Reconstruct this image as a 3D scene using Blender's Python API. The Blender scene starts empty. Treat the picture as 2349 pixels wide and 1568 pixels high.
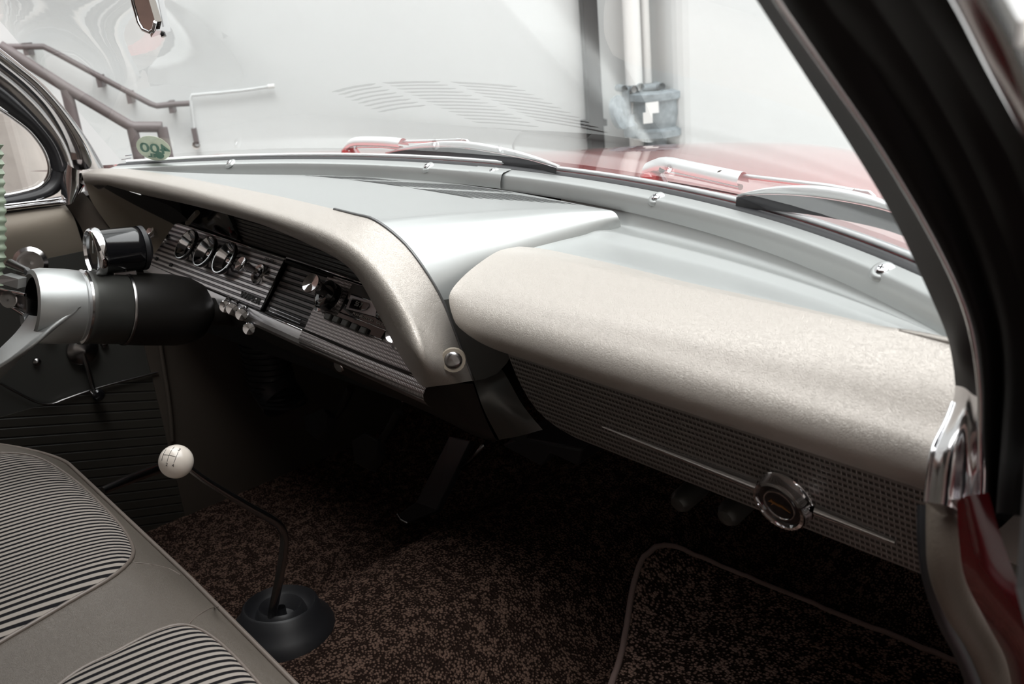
import bpy, bmesh, math, random
from mathutils import Vector, Matrix
from mathutils.bvhtree import BVHTree

random.seed(4)
S = bpy.context.scene
COL = S.collection

# ------------------------------------------------------------------ camera
# car frame: x to the car's right, y forward, z up, metres; origin at the windshield base corners' height
cam_d = bpy.data.cameras.new('camera')
cam = bpy.data.objects.new('camera', cam_d); COL.objects.link(cam)
RM = ((0.65833, -0.20483, 0.72432), (0.74750, 0.29113, -0.59707), (-0.08857, 0.93450, 0.34478))
cam.matrix_world = Matrix.Translation((.911, -.536, .214)) @ Matrix(RM).to_4x4()
cam_d.sensor_width = 36.0
cam_d.lens = 2161.7 / 2349 * 36.0
cam_d.clip_start = .02
cam_d.dof.use_dof = True
cam_d.dof.focus_distance = 1.05
cam_d.dof.aperture_fstop = 11
S.camera = cam

# ------------------------------------------------------------------ light and exposure
W = bpy.data.worlds.new('overcast'); S.world = W; W.use_nodes = True
nt = W.node_tree; nt.nodes.clear()
wo = nt.nodes.new('ShaderNodeOutputWorld'); wb = nt.nodes.new('ShaderNodeBackground')
tc = nt.nodes.new('ShaderNodeTexCoord'); sp = nt.nodes.new('ShaderNodeSeparateXYZ')
cr = nt.nodes.new('ShaderNodeValToRGB')
nt.links.new(tc.outputs['Generated'], sp.inputs[0]); nt.links.new(sp.outputs[2], cr.inputs[0])
cr.color_ramp.elements[0].position = 0.0; cr.color_ramp.elements[0].color = (.40, .42, .44, 1)
cr.color_ramp.elements[1].position = .95; cr.color_ramp.elements[1].color = (1.25, 1.25, 1.25, 1)
nt.links.new(cr.outputs[0], wb.inputs[0]); wb.inputs[1].default_value = 5.2
nt.links.new(wb.outputs[0], wo.inputs[0])
sun_d = bpy.data.lights.new('sun', 'SUN'); sun_d.energy = 1.8; sun_d.angle = math.radians(20); sun_d.color = (1, .98, .95)
sun = bpy.data.objects.new('sun', sun_d); COL.objects.link(sun)
sun.rotation_euler = Vector((.50, -.22, .84)).to_track_quat('Z', 'Y').to_euler()
S.view_settings.view_transform = 'Standard'; S.view_settings.look = 'None'
S.view_settings.gamma = 1.0; S.view_settings.use_curve_mapping = False
S.view_settings.exposure = -0.42
try:
    S.cycles.max_bounces = 10; S.cycles.transparent_max_bounces = 12; S.cycles.glossy_bounces = 5
except Exception: pass

# ------------------------------------------------------------------ materials
MATS = {}
def mat(name, col, rough=.5, metal=0.0, coat=0.0, coat_rough=.05, bump=None, var=None, spec=.5, aniso=0, sheen=0, ior=1.5):
    """bump: (kind, scale, strength[, distance]); var: (scale, amount)"""
    m = bpy.data.materials.new(name); m.use_nodes = True; MATS[name] = m
    n = m.node_tree; b = n.nodes['Principled BSDF']
    b.inputs['Base Color'].default_value = (*col, 1); b.inputs['Roughness'].default_value = rough
    b.inputs['Metallic'].default_value = metal; b.inputs['Specular IOR Level'].default_value = spec
    b.inputs['Coat Weight'].default_value = coat; b.inputs['Coat Roughness'].default_value = coat_rough
    b.inputs['Sheen Weight'].default_value = sheen; b.inputs['IOR'].default_value = ior
    t = n.nodes.new('ShaderNodeTexCoord')
    if var:
        no = n.nodes.new('ShaderNodeTexNoise'); no.inputs['Scale'].default_value = var[0]; no.inputs['Detail'].default_value = 4
        n.links.new(t.outputs['Object'], no.inputs['Vector'])
        r = n.nodes.new('ShaderNodeValToRGB'); r.color_ramp.elements[0].position = .3; r.color_ramp.elements[1].position = .7
        a = var[1]
        r.color_ramp.elements[0].color = (*[c * (1 - a) for c in col], 1); r.color_ramp.elements[1].color = (*[min(1, c * (1 + a)) for c in col], 1)
        n.links.new(no.outputs[0], r.inputs[0]); n.links.new(r.outputs[0], b.inputs['Base Color'])
    if bump:
        kind, sc, st = bump[:3]; dist = bump[3] if len(bump) > 3 else .001
        bp = n.nodes.new('ShaderNodeBump'); bp.inputs['Strength'].default_value = st; bp.inputs['Distance'].default_value = dist
        if kind == 'leather':
            v = n.nodes.new('ShaderNodeTexVoronoi'); v.feature = 'DISTANCE_TO_EDGE'; v.inputs['Scale'].default_value = sc
            nz = n.nodes.new('ShaderNodeTexNoise'); nz.inputs['Scale'].default_value = sc * .35; nz.inputs['Detail'].default_value = 3
            mx = n.nodes.new('ShaderNodeMix'); mx.data_type = 'RGBA'; mx.inputs[0].default_value = .035
            n.links.new(t.outputs['Object'], nz.inputs['Vector']); n.links.new(t.outputs['Object'], mx.inputs[6]); n.links.new(nz.outputs['Color'], mx.inputs[7])
            n.links.new(mx.outputs[2], v.inputs['Vector'])
            mm = n.nodes.new('ShaderNodeMath'); mm.operation = 'MINIMUM'; mm.inputs[1].default_value = .12
            n.links.new(v.outputs['Distance'], mm.inputs[0])
            n2 = n.nodes.new('ShaderNodeTexNoise'); n2.inputs['Scale'].default_value = sc * .12; n2.inputs['Detail'].default_value = 6
            n.links.new(t.outputs['Object'], n2.inputs['Vector'])
            ad = n.nodes.new('ShaderNodeMath'); ad.operation = 'MULTIPLY_ADD'; ad.inputs[1].default_value = 4.0
            m2 = n.nodes.new('ShaderNodeMath'); m2.operation = 'MULTIPLY'; m2.inputs[1].default_value = .55
            n.links.new(n2.outputs[0], m2.inputs[0]); n.links.new(mm.outputs[0], ad.inputs[0]); n.links.new(m2.outputs[0], ad.inputs[2])
            n.links.new(ad.outputs[0], bp.inputs['Height'])
        else:
            nz = n.nodes.new('ShaderNodeTexNoise'); nz.inputs['Scale'].default_value = sc; nz.inputs['Detail'].default_value = 5
            n.links.new(t.outputs['Object'], nz.inputs['Vector']); n.links.new(nz.outputs[0], bp.inputs['Height'])
        n.links.new(bp.outputs[0], b.inputs['Normal'])
    return m
def M(n): return MATS[n]

def axis_pattern(name, c_light, c_dark, specs, rough, metal, bump_dist=.0006, invert=False):
    """stripes: specs = [(axis vector, period, duty)] multiplied; object coordinates = car coordinates"""
    m = bpy.data.materials.new(name); m.use_nodes = True; MATS[name] = m
    n = m.node_tree; b = n.nodes['Principled BSDF']; t = n.nodes.new('ShaderNodeTexCoord')
    fac = None
    for ax, per, duty, soft in specs:
        d = n.nodes.new('ShaderNodeVectorMath'); d.operation = 'DOT_PRODUCT'; d.inputs[1].default_value = [a / per for a in ax]
        n.links.new(t.outputs['Object'], d.inputs[0])
        fr = n.nodes.new('ShaderNodeMath'); fr.operation = 'FRACT'; n.links.new(d.outputs['Value'], fr.inputs[0])
        pp = n.nodes.new('ShaderNodeMath'); pp.operation = 'PINGPONG'; pp.inputs[1].default_value = .5; n.links.new(fr.outputs[0], pp.inputs[0])
        mr = n.nodes.new('ShaderNodeMapRange'); mr.interpolation_type = 'SMOOTHSTEP'
        mr.inputs['From Min'].default_value = .5 * (1 - duty) - soft; mr.inputs['From Max'].default_value = .5 * (1 - duty) + soft
        n.links.new(pp.outputs[0], mr.inputs['Value'])
        if fac is None: fac = mr.outputs[0]
        else:
            mu = n.nodes.new('ShaderNodeMath'); mu.operation = 'MAXIMUM' if invert else 'MULTIPLY'
            n.links.new(fac, mu.inputs[0]); n.links.new(mr.outputs[0], mu.inputs[1]); fac = mu.outputs[0]
    mx = n.nodes.new('ShaderNodeMix'); mx.data_type = 'RGBA'
    mx.inputs[6].default_value = (*c_dark, 1); mx.inputs[7].default_value = (*c_light, 1)
    n.links.new(fac, mx.inputs[0]); n.links.new(mx.outputs[2], b.inputs['Base Color'])
    bp = n.nodes.new('ShaderNodeBump'); bp.inputs['Distance'].default_value = bump_dist; bp.inputs['Strength'].default_value = .7
    n.links.new(fac, bp.inputs['Height']); n.links.new(bp.outputs[0], b.inputs['Normal'])
    b.inputs['Roughness'].default_value = rough; b.inputs['Metallic'].default_value = metal
    return m

mat('vinyl', (.39, .357, .325), .40, .35, coat=.3, coat_rough=.3, bump=('leather', 290, .42, .0012))
mat('vinyl_smooth', (.24, .205, .165), .5, .1, bump=('leather', 420, .25, .0006))
mat('vinyl_seat', (.135, .114, .095), .42, .1, coat=.2, coat_rough=.35, bump=('leather', 300, .5, .0012))
mat('piping', (.17, .14, .12), .4, .1)
mat('silver', (.42, .432, .428), .38, .72, bump=('noise', 900, .04, .0004))
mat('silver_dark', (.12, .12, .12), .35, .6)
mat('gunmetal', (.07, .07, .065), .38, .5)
mat('fawn_paint', (.07, .057, .047), .45, .3)
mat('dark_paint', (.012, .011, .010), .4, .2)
mat('black_rubber', (.012, .012, .014), .45)
mat('seal_rubber', (.004, .0035, .0035), .6, spec=.15)
mat('gold_edge', (.12, .08, .05), .4, .3)
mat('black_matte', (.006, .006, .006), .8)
mat('black_gloss', (.006, .006, .007), .12, 0, coat=.6)
mat('chrome', (.78, .78, .80), .07, 1.0)
mat('chrome_worn', (.70, .69, .70), .16, 1.0)
mat('chrome_satin', (.92, .93, .94), .38, .85)
mat('render_wall', (.36, .33, .30), .9, var=(3, .15))
mat('steel', (.30, .29, .29), .25, 1.0)
mat('aluminium', (.74, .72, .73), .34, .9)
mat('aluminium_dark', (.10, .095, .095), .35, .9)
mat('red_paint', (.42, .03, .03), .25, .0, coat=1.0, coat_rough=.03, ior=1.6); MATS['red_paint'].node_tree.nodes['Principled BSDF'].inputs['Coat IOR'].default_value = 2.1
mat('red_trim', (.10, .003, .006), .25, .0, coat=.5)
mat('ivory', (.72, .65, .58), .15, 0, coat=.5)
mat('ink', (.02, .02, .02), .5)
mat('lettering', (.55, .53, .52), .5)
mat('gold', (.45, .22, .08), .35, .8)
mat('wall_paint', (.55, .565, .565), .85, bump=('noise', 30, .2, .004), var=(1.3, .035))
mat('brown_paint', (.115, .095, .095), .5)
mat('binding', (.27, .19, .17), .8)
mat('white_paint', (.66, .66, .65), .6)
mat('black_pipe', (.02, .018, .018), .6)
mat('grey_iron', (.20, .23, .25), .6, .2, var=(30, .3))
mat('concrete', (.42, .38, .35), .9, bump=('noise', 40, .3, .004), var=(6, .12))
mat('pink_paving', (.50, .40, .36), .9, var=(5, .08))
mat('asphalt', (.42, .40, .38), .9, var=(8, .15))
mat('sticker_green', (.60, .64, .50), .6, var=(40, .1))
mat('sticker_ink', (.10, .20, .15), .6)
mat('mirror_glass', (.85, .87, .87), .02, 1.0)
mat('rim_green', (.30, .36, .27), .35, 0, coat=.4)
mat('white_card', (.60, .56, .58), .35, .6)
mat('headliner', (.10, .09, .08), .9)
mat('pillar_paint', (.022, .019, .018), .6, .0, spec=.15)
mat('brick', (.10, .06, .048), .9, var=(7, .3))
mat('windlace', (.10, .078, .060), .7, bump=('noise', 500, .4, .0008))

def carpet(name, c1, c2, scale, dist):
    m = bpy.data.materials.new(name); m.use_nodes = True; MATS[name] = m
    n = m.node_tree; b = n.nodes['Principled BSDF']; t = n.nodes.new('ShaderNodeTexCoord')
    v = n.nodes.new('ShaderNodeTexVoronoi'); v.inputs['Scale'].default_value = scale; v.inputs['Randomness'].default_value = 1
    n.links.new(t.outputs['Object'], v.inputs['Vector'])
    nz = n.nodes.new('ShaderNodeTexNoise'); nz.inputs['Scale'].default_value = scale * .22; nz.inputs['Detail'].default_value = 3
    n.links.new(t.outputs['Object'], nz.inputs['Vector'])
    ad = n.nodes.new('ShaderNodeMath'); ad.operation = 'MULTIPLY_ADD'; ad.inputs[1].default_value = -.9
    n.links.new(v.outputs['Distance'], ad.inputs[0]); n.links.new(nz.outputs[0], ad.inputs[2])
    r = n.nodes.new('ShaderNodeValToRGB'); r.color_ramp.elements[0].position = -.0; r.color_ramp.elements[1].position = .26
    r.color_ramp.elements[0].color = (*c1, 1); r.color_ramp.elements[1].color = (*c2, 1)
    n.links.new(ad.outputs[0], r.inputs[0]); n.links.new(r.outputs[0], b.inputs['Base Color'])
    bp = n.nodes.new('ShaderNodeBump'); bp.inputs['Strength'].default_value = 1; bp.inputs['Distance'].default_value = dist
    n.links.new(ad.outputs[0], bp.inputs['Height']); n.links.new(bp.outputs[0], b.inputs['Normal'])
    b.inputs['Roughness'].default_value = .95; b.inputs['Specular IOR Level'].default_value = .1; b.inputs['Specular IOR Level'].default_value = .02
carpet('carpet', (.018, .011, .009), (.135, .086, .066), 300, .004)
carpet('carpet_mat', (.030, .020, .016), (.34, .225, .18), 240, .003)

axis_pattern('striped_cloth', (.32, .285, .255), (.008, .0075, .009), [((1, 0, 0), .0098, .54, .05)], .9, 0, .0012)
MATS['striped_cloth'].node_tree.nodes['Principled BSDF'].inputs['Specular IOR Level'].default_value = .15
axis_pattern('ribbed_metal', (.78, .76, .77), (.15, .14, .15), [((0, .667, .745), .0074, .56, .08)], .33, .9, .0010)
axis_pattern('engraved', (.28, .265, .255), (.075, .068, .064), [((1, 0, 0), .0042, .20, .06), ((0, -.2, 1), .0058, .45, .12)], .38, .7, .0004, invert=True)
axis_pattern('engine_turned', (.76, .72, .72), (.20, .18, .18), [((1, 0, 0), .0028, .55, .1), ((0, .667, .745), .0042, .6, .1)], .3, .9, .0003)
axis_pattern('door_rib', (.030, .027, .022), (.010, .009, .008), [((0, .3, 1), .018, .85, .04)], .5, .1, .002)

def glass(name, tint=(.97, .99, .985)):
    m = bpy.data.materials.new(name); m.use_nodes = True; MATS[name] = m
    n = m.node_tree; n.nodes.clear(); o = n.nodes.new('ShaderNodeOutputMaterial')
    tr = n.nodes.new('ShaderNodeBsdfTransparent'); tr.inputs[0].default_value = (*tint, 1)
    gl = n.nodes.new('ShaderNodeBsdfGlossy'); gl.inputs['Roughness'].default_value = 0.0
    ge = n.nodes.new('ShaderNodeNewGeometry'); dt = n.nodes.new('ShaderNodeVectorMath'); dt.operation = 'DOT_PRODUCT'
    n.links.new(ge.outputs['Normal'], dt.inputs[0]); n.links.new(ge.outputs['Incoming'], dt.inputs[1])
    ab = n.nodes.new('ShaderNodeMath'); ab.operation = 'ABSOLUTE'; n.links.new(dt.outputs['Value'], ab.inputs[0])
    om = n.nodes.new('ShaderNodeMath'); om.operation = 'SUBTRACT'; om.inputs[0].default_value = 1; n.links.new(ab.outputs[0], om.inputs[1])
    pw = n.nodes.new('ShaderNodeMath'); pw.operation = 'POWER'; pw.inputs[1].default_value = 5; n.links.new(om.outputs[0], pw.inputs[0])
    ma = n.nodes.new('ShaderNodeMath'); ma.operation = 'MULTIPLY_ADD'; ma.inputs[1].default_value = .95; ma.inputs[2].default_value = .045
    fr = pw
    mx = n.nodes.new('ShaderNodeMixShader')
    n.links.new(fr.outputs[0], ma.inputs[0]); n.links.new(ma.outputs[0], mx.inputs[0])
    n.links.new(tr.outputs[0], mx.inputs[1]); n.links.new(gl.outputs[0], mx.inputs[2]); n.links.new(mx.outputs[0], o.inputs[0])
glass('windshield_glass')

# ------------------------------------------------------------------ helpers
def link(o, m=None, parent=None):
    COL.objects.link(o)
    if m is not None and hasattr(o.data, 'materials'): o.data.materials.append(M(m) if isinstance(m, str) else m)
    if parent is not None:
        o.parent = parent
        if parent.type == 'EMPTY': o.matrix_parent_inverse = Matrix.Translation(-parent.location)
    return o
def mesh(name, V, F, m, parent=None, smooth=True, weld=False):
    me = bpy.data.meshes.new(name); me.from_pydata([tuple(v) for v in V], [], F); me.update()
    bm = bmesh.new(); bm.from_mesh(me)
    if weld: bmesh.ops.remove_doubles(bm, verts=bm.verts, dist=1e-5)
    bmesh.ops.recalc_face_normals(bm, faces=bm.faces)
    bm.to_mesh(me); bm.free()
    for p in me.polygons: p.use_smooth = smooth
    o = bpy.data.objects.new(name, me); link(o, m, parent); return o
def thing(name, label, cat, loc=(0, 0, 0), group=None):
    o = bpy.data.objects.new(name, None); o.empty_display_size = .02; COL.objects.link(o); o.location = loc
    o['label'] = label; o['category'] = cat
    if group: o['group'] = group
    bpy.context.view_layer.update()
    return o
def tag(o, label, cat, group=None):
    o['label'] = label; o['category'] = cat
    if group: o['group'] = group
    return o
def struct(o, label=None, cat=None):
    o['kind'] = 'structure'
    if label: o['label'] = label
    if cat: o['category'] = cat
    return o
def crom(pts, n, cyc=False):
    """arc-length Catmull-Rom resample"""
    P = [Vector(p) for p in pts]; N = len(P)
    if N == 2 and not cyc: return [P[0].lerp(P[1], i / (n - 1)) for i in range(n)]
    dense = []; segs = N if cyc else N - 1
    for i in range(segs):
        if cyc: a, b, c, d = P[(i - 1) % N], P[i], P[(i + 1) % N], P[(i + 2) % N]
        else: a, b, c, d = P[max(i - 1, 0)], P[i], P[i + 1], P[min(i + 2, N - 1)]
        for k in range(12):
            t = k / 12
            dense.append(.5 * ((2 * b) + (c - a) * t + (2 * a - 5 * b + 4 * c - d) * t * t + (3 * b - a - 3 * c + d) * t ** 3))
    dense.append(P[0].copy() if cyc else P[-1].copy())
    L = [0]
    for i in range(1, len(dense)): L.append(L[-1] + (dense[i] - dense[i - 1]).length)
    out = []; j = 0; cnt = n
    for i in range(cnt):
        s = L[-1] * (i / n if cyc else i / (n - 1))
        while j < len(L) - 2 and L[j + 1] < s: j += 1
        t = (s - L[j]) / max(1e-9, L[j + 1] - L[j]); out.append(dense[j].lerp(dense[j + 1], min(1, t)))
    return out
def lin(pts, n):
    P = [Vector(p) for p in pts]; L = [0]
    for i in range(1, len(P)): L.append(L[-1] + (P[i] - P[i - 1]).length)
    out = []; j = 0
    for i in range(n):
        s = L[-1] * i / (n - 1)
        while j < len(L) - 2 and L[j + 1] < s: j += 1
        t = (s - L[j]) / max(1e-9, L[j + 1] - L[j]); out.append(P[j].lerp(P[j + 1], min(1, t)))
    return out
def gridmesh(name, rows, m, parent=None, cyc=False, smooth=True, thick=0, weld=False):
    nu = len(rows[0]); V = [p for r in rows for p in r]; F = []
    for i in range(len(rows) - 1):
        for j in range(nu if cyc else nu - 1):
            k = (j + 1) % nu; F.append((i * nu + j, i * nu + k, (i + 1) * nu + k, (i + 1) * nu + j))
    o = mesh(name, V, F, m, parent, smooth, weld)
    if thick:
        s = o.modifiers.new('thickness', 'SOLIDIFY'); s.thickness = thick; s.offset = -1
    return o
def loft(name, rows, m, nu=40, nv=None, parent=None, thick=0, smooth_rows=True, flat=False):
    R = [crom(r, nu) for r in rows]
    if nv:
        cols = [crom([R[i][j] for i in range(len(R))], nv) for j in range(nu)]
        R = [[cols[j][i] for j in range(nu)] for i in range(nv)]
    return gridmesh(name, R, m, parent, thick=thick, smooth=not flat)
def frame(d):
    d = Vector(d).normalized(); a = Vector((0, 0, 1)) if abs(d.z) < .9 else Vector((1, 0, 0))
    u = d.cross(a).normalized(); return u, d.cross(u).normalized()
def tube(name, pts, r, m, parent=None, seg=10, cyc=False, flat=None, curve=0):
    P = [Vector(p) for p in (crom(pts, curve, cyc) if curve else pts)]
    n = len(P); R = [r] * n if not isinstance(r, (list, tuple)) else [r[min(len(r) - 1, int(i * (len(r) - 1) / max(1, n - 1)))] * (1 - (i * (len(r) - 1) / max(1, n - 1)) % 1) + r[min(len(r) - 1, int(i * (len(r) - 1) / max(1, n - 1)) + 1)] * ((i * (len(r) - 1) / max(1, n - 1)) % 1) for i in range(n)]
    rings = []; u = None
    for i in range(n):
        if cyc: d = (P[(i + 1) % n] - P[i - 1]).normalized()
        else: d = (P[min(i + 1, n - 1)] - P[max(i - 1, 0)]).normalized()
        if u is None: u, v = frame(d)
        else:
            u = (u - d * u.dot(d)).normalized(); v = d.cross(u)
        fu, fv = flat if flat else (1, 1)
        rings.append([P[i] + u * math.cos(a) * R[i] * fu + v * math.sin(a) * R[i] * fv for a in [2 * math.pi * k / seg for k in range(seg)]])
    V = [p for q in rings for p in q]; F = []
    for i in range(n if cyc else n - 1):
        for k in range(seg):
            F.append((i * seg + k, i * seg + (k + 1) % seg, ((i + 1) % n) * seg + (k + 1) % seg, ((i + 1) % n) * seg + k))
    if not cyc: F += [tuple(range(seg)), tuple((n - 1) * seg + k for k in range(seg))]
    ob = mesh(name, V, F, m, parent)
    if not cyc and seg > 7:
        md = ob.modifiers.new('edges', 'EDGE_SPLIT'); md.split_angle = math.radians(55)
    return ob
def lathe(name, o, axis, prof, m, parent=None, seg=28):
    o = Vector(o); d = Vector(axis).normalized(); u, v = frame(d); V = []; F = []
    for t, r in prof:
        r = max(r, 1e-5)
        V += [o + d * t + (u * math.cos(2 * math.pi * k / seg) + v * math.sin(2 * math.pi * k / seg)) * r for k in range(seg)]
    for i in range(len(prof) - 1):
        for k in range(seg): F.append((i * seg + k, i * seg + (k + 1) % seg, (i + 1) * seg + (k + 1) % seg, (i + 1) * seg + k))
    ob = mesh(name, V, F, m, parent)
    md = ob.modifiers.new('edges', 'EDGE_SPLIT'); md.split_angle = math.radians(40)
    return ob
def box(name, c, dims, m, parent=None, axes=None, bev=.0, rz=0):
    c = Vector(c)
    if axes is None: axes = (Vector((math.cos(rz), math.sin(rz), 0)), Vector((-math.sin(rz), math.cos(rz), 0)), Vector((0, 0, 1)))
    X, Y, Z = [Vector(a).normalized() for a in axes]
    V = [c + X * dims[0] / 2 * i + Y * dims[1] / 2 * j + Z * dims[2] / 2 * k for i in (-1, 1) for j in (-1, 1) for k in (-1, 1)]
    F = [(0, 1, 3, 2), (4, 6, 7, 5), (0, 4, 5, 1), (2, 3, 7, 6), (0, 2, 6, 4), (1, 5, 7, 3)]
    o = mesh(name, V, F, m, parent, smooth=False)
    if bev:
        b = o.modifiers.new('bevel', 'BEVEL'); b.width = bev; b.segments = 2
    return o
def prism(name, outline, ext, m, parent=None, bev=0):
    P = [Vector(p) for p in outline]; e = Vector(ext); n = len(P)
    F = [tuple(range(n)), tuple(range(2 * n - 1, n - 1, -1))] + [(i, (i + 1) % n, n + (i + 1) % n, n + i) for i in range(n)]
    o = mesh(name, P + [p + e for p in P], F, m, parent, smooth=False)
    if bev:
        b = o.modifiers.new('bevel', 'BEVEL'); b.width = bev; b.segments = 2; b.limit_method = 'ANGLE'
    return o
def text(name, s, o, X, Y, size, m, parent=None, depth=.0002, stretch=1.0, bold=0):
    """flat lettering: origin o, right X, up Y"""
    c = bpy.data.curves.new(name, 'FONT'); c.body = s; c.size = size; c.extrude = depth; c.align_x = 'CENTER'; c.align_y = 'CENTER'; c.offset = bold
    t = bpy.data.objects.new(name, c); COL.objects.link(t)
    dg = bpy.context.evaluated_depsgraph_get(); me = bpy.data.meshes.new_from_object(t.evaluated_get(dg))
    bpy.data.objects.remove(t)
    X = Vector(X).normalized(); Y = Vector(Y).normalized(); Z = X.cross(Y); o = Vector(o)
    for v in me.vertices: v.co = o + X * v.co.x * stretch + Y * v.co.y + Z * v.co.z
    ob = bpy.data.objects.new(name, me); link(ob, m, parent); return ob

def kw(x): return .2363 - .3697 * x * x - .1787 * x ** 4          # plan curve of the windshield base
# ------------------------------------------------------------------ outside: ground, wall, stairs
WN = Vector((.866, -.5, 0)); WU = Vector((.5, .866, 0)); WO = Vector((.911, -.536, .214)) - WN * 4.5
def wp(u, w, z): return WO + WU * u + WN * w - Vector((0, 0, WO.z)) + Vector((0, 0, z))
ground = struct(box('ground', (-1, 1, -1.06), (30, 30, .1), 'asphalt'), 'grey asphalt ground under the car', 'ground')
bw = struct(prism('wall_back', [wp(-7, 0, -1.02), wp(7, 0, -1.02), wp(7, 0, 4.5), wp(-7, 0, 4.5)], WN * -.3, 'wall_paint'),
            'white painted building wall beyond the windshield', 'wall')
# wall pier right of the valves, with rounded corner
pu = (Vector((-1.9737, 2.9673, -0.1573)) - WO).dot(WU)
pier_sec = [wp(pu - .04, 0, -1.02), wp(pu - .02, .12, -1.02)] + [wp(pu + .06 - .07 * math.cos(a), .2 + .07 * math.sin(a), -1.02) for a in (.3, .7, 1.1, 1.5)] + [wp(pu + 6, .27, -1.02), wp(pu + 6, 0, -1.02)]
struct(prism('wall_right', pier_sec, (0, 0, 5.5), 'wall_paint'), 'projecting white wall pier right of the grey valves', 'wall')

# downspout
du = (Vector((-2.3121, 2.7612, -0.1317)) - WO).dot(WU)
dsp = thing('downspout', 'black square downspout on the white wall beyond the hood', 'pipe', wp(du, .06, -1))
box('pipe', wp(du, .06, 1.4), (.072, .07, 4.75), 'black_pipe', dsp, axes=(WU, WN, (0, 0, 1)), bev=.008)
for zz in (-.4, .9, 2.2): box('bracket', wp(du, .04, zz), (.11, .08, .03), 'black_pipe', dsp, axes=(WU, WN, (0, 0, 1)))

# sprinkler riser: two white pipes and grey valves
vp = thing('sprinkler_riser', 'grey iron valve assembly under white riser pipes on the wall', 'valves', (-2.1454, 2.9300, -0.4543))
def wc(px, w=.12): return (Vector(px) - WO).dot(WU)
ua = (Vector((-2.1536, 2.8758, -0.0486)) - WO).dot(WU); ub = (Vector((-2.1488, 2.9640, -0.0574)) - WO).dot(WU)
za = Vector((-2.1579, 2.8684, -0.2335)).z; zb = Vector((-2.1525, 2.9576, -0.2346)).z; zbot = Vector((-2.1318, 2.9134, -0.4717)).z
tube('riser_pipe', [wp(ua, .14, za), wp(ua, .14, 4)], .040, 'white_paint', vp, 14)
tube('thin_pipe', [wp(ub, .10, zb), wp(ub, .10, 4)], .021, 'white_paint', vp, 12)
tube('lower_pipe', [wp(ua, .14, za), wp(ua, .14, -1)], .034, 'white_paint', vp, 14)
uv_ = (Vector((-2.1081, 2.9545, -0.3747)) - WO).dot(WU)
zt = Vector((-2.1060, 2.9581, -0.2643)).z
lathe('valve_body', wp(uv_, .16, zbot), (0, 0, 1), [(-.25, .05), (0, .05), (0, .13), (.03, .13), (.04, .10), (.10, .115), (.16, .11), (.17, .13), (.20, .13), (.21, .08), (zt - zbot - .06, .07), (zt - zbot - .05, .10), (zt - zbot, .10)], 'grey_iron', vp, 20)
for k, (ppx) in enumerate(((-2.1858, 2.8200, -0.2435), (-2.1614, 2.8622, -0.2487), (-2.1463, 2.8884, -0.2419), (-2.0950, 2.9772, -0.2506))):
    lathe('flange_bolt', Vector(ppx), WN, [(-.05, .018), (.05, .018)], 'grey_iron', vp, 10)
tube('cross_pipe', [(-2.1785, 2.8326, -0.2510), (-2.1381, 2.9027, -0.2556), (-2.0951, 2.9770, -0.2566)], .022, 'grey_iron', vp, 10)
tube('side_pipe', [(-2.1612, 2.8226, -0.2495), (-2.1597, 2.8252, -0.3175), (-2.1578, 2.8284, -0.4187)], .02, 'grey_iron', vp, 10)
tube('side_pipe', [(-2.0930, 2.9808, -0.2571), (-2.0974, 2.9731, -0.3204), (-2.0963, 2.9750, -0.4387)], .018, 'grey_iron', vp, 10)
hw = lathe('hand_wheel', (-2.1227, 2.7293, -0.3388), (.9, .3, .2), [(-.015, .0), (-.015, .02), (-.01, .05), (-.012, .075), (.012, .08), (.012, .06), (.01, .02), (.02, 0)], 'grey_iron', vp, 16)
box('tag_plate', (-2.0010, 2.8200, -0.3269), (.062, .004, .05), 'white_paint', vp, axes=(WU, WN, (0, 0, 1)))
box('tag_plate', (-2.0123, 2.8005, -0.3694), (.045, .004, .05), 'white_paint', vp, axes=(WU, WN, (0, 0, 1)))
lathe('drain_cock', (-2.1252, 2.8049, -0.4098), (0, 0, 1), [(-.05, .03), (.0, .035), (.02, .02), (.05, .02)], 'grey_iron', vp, 10)

# conduit on the wall
cd = thing('wall_conduit', 'thin white conduit with an elbow running along the white wall', 'conduit', (-3.2610, 1.1778, -0.2286))
tube('conduit_run', [(-3.0737, 1.5021, -0.0752), (-3.1332, 1.3991, -0.0797), (-3.1898, 1.3010, -0.0790), (-3.2457, 1.2041, -0.0765), (-3.2507, 1.1956, -0.0980)], .0065, 'wall_paint', cd, 8)
tube('conduit_drop', [(-3.2507, 1.1956, -0.0980), (-3.2535, 1.1907, -0.1730), (-3.2573, 1.1841, -0.2680)], .006, 'wall_paint', cd, 8)
box('end_box', (-3.2558, 1.1867, -0.2529), (.02, .03, .07), 'brown_paint', cd, axes=(WU, WN, (0, 0, 1)))
lathe('end_cap', (-3.0737, 1.5021, -0.0752), WU, [(-.015, .010), (.015, .010)], 'white_paint', cd, 8)
lathe('tap', (-3.2568, 1.1850, -0.2913), WN, [(-.02, .01), (.02, .018)], 'concrete', cd, 8)

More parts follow.
